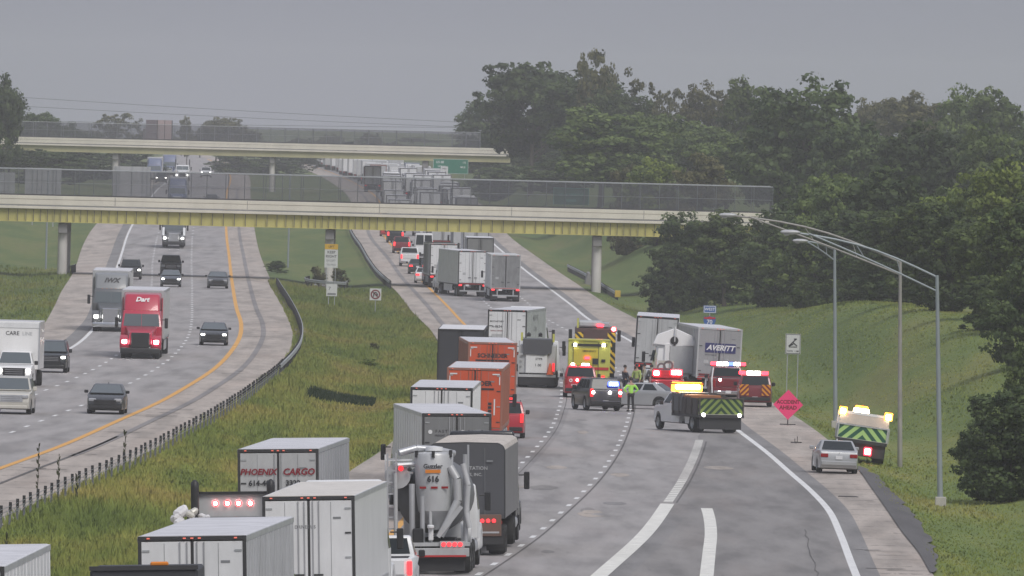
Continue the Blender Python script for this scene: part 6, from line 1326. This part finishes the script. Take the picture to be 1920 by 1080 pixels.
r = dump_truck('dark flat dump truck with white cab and green chevron tailgate slanted across the ramp lane', CHEVD, paint('dark_brown_bed', (.06, .05, .048), .6, dirt=.3), 1352, 770, 36.6, -19, 0., H=1.78, zl=.92)
ab = part('light_bar', MB().box((-.35, 4.3, 2.42), (1.7, .3, .10)), AMBERL, r); part('beacon', MB().box((-.35, 4.18, 2.26), (1.35, .3, .25)), BAMBW, ab, bevel=.09, smooth=True, seg=2); part('beacon_glow_rim', MB().box((-.35, 4.3, 2.26), (1.65, .26, .48)), BAMB, ab, bevel=.05); part('bar_stand', MB().box((-.9, 4.3, 1.8), (.08, .1, .7)).box((.35, 4.3, 1.8), (.08, .1, .7)), DARK, ab)  # large amber glowing box imitates the halo around the lit core
part('salt_spreader', MB().box((-.3, 2.6, 1.72), (1.7, 2.2, .36)), paint('rust_orange_frame', (.35, .13, .04), .6, dirt=.4), r, bevel=.04); part('side_box', MB().box((-1.15, 3.3, 1.5), (.2, 1.5, .9)), GREYC, r)
for sx in (-1, 1): round_lamp(r, sx * .98, -.08, .92, .105, BWHITE, 'work_lamp')
letter('7 18', .18, REDINK, r, (0, .03, .88))
r = dump_truck('leaning dump truck with green chevron tailgate and amber strobes on the grass verge', CHEVG, GREYW, 1612, 790, 40.0, 1., 6.6, wide=2.4, H=1.66, zl=.98)
part('upper_gate', MB().add([(-1.18, 0, 1.70), (1.18, 0, 1.70), (1.16, .25, 2.16), (-1.16, .25, 2.16), (-1.18, .1, 1.70), (1.18, .1, 1.70), (1.16, .35, 2.16), (-1.16, .35, 2.16)], [(0, 1, 2, 3), (4, 7, 6, 5), (0, 3, 7, 4), (1, 5, 6, 2), (3, 2, 6, 7), (0, 4, 5, 1)]), paint('sandy_bed_lining', (.46, .40, .34), .7, dirt=.25), r)
part('white_edge', MB().box((0, .3, 2.22), (2.3, .12, .12)), CLEANWHITE, r); part('side_guard', MB().box((-1.24, 1.0, 1.7), (.06, .3, 1.1)), WHITE, r)
for x, q in ((-1.05, .26), (1.1, .26)): part('strobe', MB().box((x, .15, 2.24), (q, .12, .26)), BAMBW, r, bevel=.04); part('strobe_rim', MB().box((x, .22, 2.26), (q + .12, .1, .38)), BAMB, r, bevel=.03)
part('cab_beacon', MB().box((-.2, .5, 2.34), (.75, .2, .26)), BAMBW, r, bevel=.05); part('beacon_glow_rim', MB().box((-.2, .56, 2.44), (.62, .2, .3)), BAMB, r, bevel=.05)
part('hitch_lamp', MB().box((.35, -.1, .52), (.26, .12, .26)), BAMBW, r, bevel=.04); part('lamp_rim', MB().box((.35, -.04, .52), (.36, .12, .38)), BRED, r, bevel=.03)
r = car('sedan', 'silver grey sedan parked on the shoulder beside the leaning dump truck', SILV, 'car', 'sedan', rear='off', trim=SILV); put_rear(r, 1573, 850, 41.8, -3, 1.0); letter('V', .1, CHROME, r, (0, -.03, .9))
# people
person('person in navy clothes with folded arms beside the fire engine', 1172, 700, 32.2, NAVY, NAVY, 'cross', R(-60), h=1.85)
person('person in black trousers and lime vest standing beside the silver sedan, back turned', 1183, 735, 34.0, LIME, BLKC, 'hips', R(20), h=1.86, stripes=False)
person('person in dull lime jacket with dark helmet before the white trailer', 1194, 700, 32.0, LIMED, GREYC, 'stand', R(150), hat=BLACK, h=1.85)
person('person in tan turnout coat between lime jacket and red pickup', 1208, 706, 31.6, TAN, BLKC, 'stand', R(100), h=1.7)
person('person in grey clothes half hidden behind the silver sedan roof', 1221, 704, 31.8, GREYC, BLKC, 'point', R(30), h=1.75)
# vehicles on the bridges
r = thing('box_truck', 'pinkish box truck crossing the far bridge above its fence', 'box truck'); PK = paint('pinkish_box_skin', (.40, .31, .31), .6, dirt=.15)
part('cargo_box', MB().box((0, 3.5, 2.5), (2.5, 7, 3.0)), PK, r); part('corner_post', MB().box((-1.2, -.02, 2.5), (.12, .06, 3)).box((1.2, -.02, 2.5), (.12, .06, 3)).box((0, -.02, 2.5), (.08, .06, 3)), DARK, r); part('cab', MB().box((0, 8.1, 1.7), (2.3, 2.0, 1.9)), PK, r, bevel=.12)
for sx in (-1, 1):
    for yy in (1.5, 8.2): wheel(r, sx * 1.0, yy, .5, .35, sx)
Xb, _, _ = atd(296, 240, s2); r.location = (Xb + 1.0, YB2 + 3, 9.62); r.rotation_euler = (0, 0, R(16))
r = car('sedan', 'dark car crossing the far bridge toward its right end', CHARC, 'car', 'sedan'); Xb, _, _ = atd(680, 250, s2); r.location = (Xb, YB2 + 4, 9.5); r.rotation_euler = (0, 0, R(90))

# far queue beyond the near bridge: proto vehicles copied along the lanes
protoA = semi('white trailer truck in the far queue beyond the near bridge', group='trucks queueing beyond the near bridge', tr=dict(skin=WHITE2, doors=WHITE, detail=1, dot=False)); protoB = semi('grey trailer truck in the far queue beyond the near bridge', group='trucks queueing beyond the near bridge', tr=dict(skin=GREYW, doors=WHITE2, detail=1, dot=False, lamps='off'))
protoC = semi('brown and white trailer truck at the outer edge of the far queue', tr=dict(skin=paint('brown_red_side', (.22, .09, .07), .6), doors=GREYW, detail=1, dot=False), tc=dict(color=WHITE))
protoD = car('suv', 'dark SUV in the far queue beyond the near bridge', NIGHT, 'SUV', 'suv', rear='brake', group='cars queueing beyond the near bridge'); protoE = car('sedan', 'pale car in the far queue beyond the near bridge', WHITE2, 'car', 'sedan', rear='brake', group='cars queueing beyond the near bridge')
def far_truck(lb, skin_, door_):
    r = thing('semi_truck', lb, 'semi truck', 'trucks queueing far beyond the far bridge'); m = MB().box((0, 8.1, 2.62), (2.6, 16.1, 2.95)); part('trailer', m, skin_, r)
    part('door', MB().box((0, -.03, 2.6), (2.35, .05, 2.7)), door_, r); part('running_gear', MB().box((0, 9, .65), (2.3, 15, .9)), DARK, r); part('cab', MB().box((0, 19, 2.0), (2.4, 3.5, 3.0)).box((0, 21, 1.3), (1.9, 1.5, 1.2)), skin_, r, bevel=.1); part('tail_light', MB().box((-1, -.05, 1.0), (.3, .06, .14)).box((1, -.05, 1.0), (.3, .06, .14)), REDLENS, r); return r
protoF = far_truck('tiny hazy white truck in the farthest part of the queue', WHITE2, GREYW); protoG = far_truck('tiny hazy grey truck in the farthest part of the queue', GREYW, WHITE2)
protoH = far_truck('tiny hazy brown sided truck in the farthest part of the queue', paint('brown_red_side', (.22, .09, .07), .6), GREYW); protoI = far_truck('tiny hazy blue grey truck in the farthest part of the queue', paint('blue_grey_side', (.20, .23, .30), .6), WHITE2)
protoJ = semi('cream roofed dark trailer truck in the far queue beyond the near bridge', group='trucks queueing beyond the near bridge', tr=dict(skin=paint('muted_blue_side', (.13, .15, .20), .6), doors=paint('muted_grey_doors', (.25, .25, .26), .6), roof=CLEANWHITE, H=3.8, detail=1, dot=False))
IDX = child_index()
lanes = [mixline(R_YELX, R_WHX, f) for f in (1 / 6, .5, 5 / 6)]
qr = random.Random(12); first = {id(p): True for p in (protoA, protoB, protoC, protoD, protoE, protoF, protoG, protoH, protoI, protoJ)}
def place(p, lane, Y, dx=0):
    X = float(lane(Y)) + dx; rz = -R(math.degrees(math.atan(float(lane(Y + 20) - lane(Y)) / 20))); loc = (X, Y, float(gz0(X, Y)) + .01)
    if first[id(p)]: p.location = loc; p.rotation_euler = (0, 0, rz); first[id(p)] = False; return p
    return copy_thing(p, p['label'], loc, rz, 0, p.get('group'), IDX)
place(protoC, lanes[0], 2190, -1.5)
for li, lane in enumerate(lanes):
    Y = (1690, 1720, 1700)[li]
    while Y < 3400:
        if li == 0 and 2100 < Y < 2250: Y += 30; continue
        u = qr.random()
        if li == 0 and u < .42 and Y < 2500: place(protoD if qr.random() < .5 else protoE, lane, Y); Y += qr.uniform(9, 14)
        elif li and u < .15 and Y < 2500: place(protoE, lane, Y); Y += qr.uniform(10, 15)
        elif Y < 2150:
            o = place(protoA if u < .5 else (protoB if u < .75 else protoJ), lane, Y, qr.uniform(-.5, .5)); o.scale = (1, 1, qr.choice((1, .96, .84))); Y += qr.uniform(28, 52)
        else:
            v = qr.random(); o = place(protoF if v < .45 else (protoG if v < .75 else (protoH if v < .87 else protoI)), lane, Y, qr.uniform(-.6, .6)); o.scale = (1, 1, qr.choice((1, .95, .8))); Y += qr.uniform(28, 75)
bus = thing('tanker_truck', 'white rounded tank truck in the far queue seen through the bridge fence', 'tanker truck'); part('tank', MB().lathe([(.01, 0), (.9, .1), (1.15, .4), (1.15, 9.6), (.9, 9.9), (.01, 10)], (0, 0, 2.3), axis='y', n=20), CLEANWHITE, bus, smooth=True); part('tank_bed', MB().box((0, 5, 1.0), (2.2, 10, .25)), DARK, bus); tractor(bus, 7.6, color=WHITE, fairing=False)
for sx in (-1, 1):
    for yy in (1.2, 2.5): wheel(bus, sx * .98, yy, .5, .5, sx)
X, Y, _ = atd(786, 360, 14.6); bus.location = (X, Y, float(gz(X, Y)) + .01)

# ------------------------------------------------------------------ haze
hz = MB().box((0, 2960, 21), (860, 6100, 46)); o = part('haze', hz, BLACK, None, kind='stuff'); hm = bpy.data.materials.new('haze'); hm.use_nodes = True; nt = hm.node_tree; nt.nodes.clear()
vo = nt.nodes.new('ShaderNodeVolumePrincipled'); vo.inputs['Density'].default_value = .000118; vo.inputs['Color'].default_value = (.88, .88, .93, 1); vo.inputs['Anisotropy'].default_value = 0.
mo = nt.nodes.new('ShaderNodeOutputMaterial'); nt.links.new(vo.outputs[0], mo.inputs['Volume']); o.data.materials.clear(); o.data.materials.append(hm)
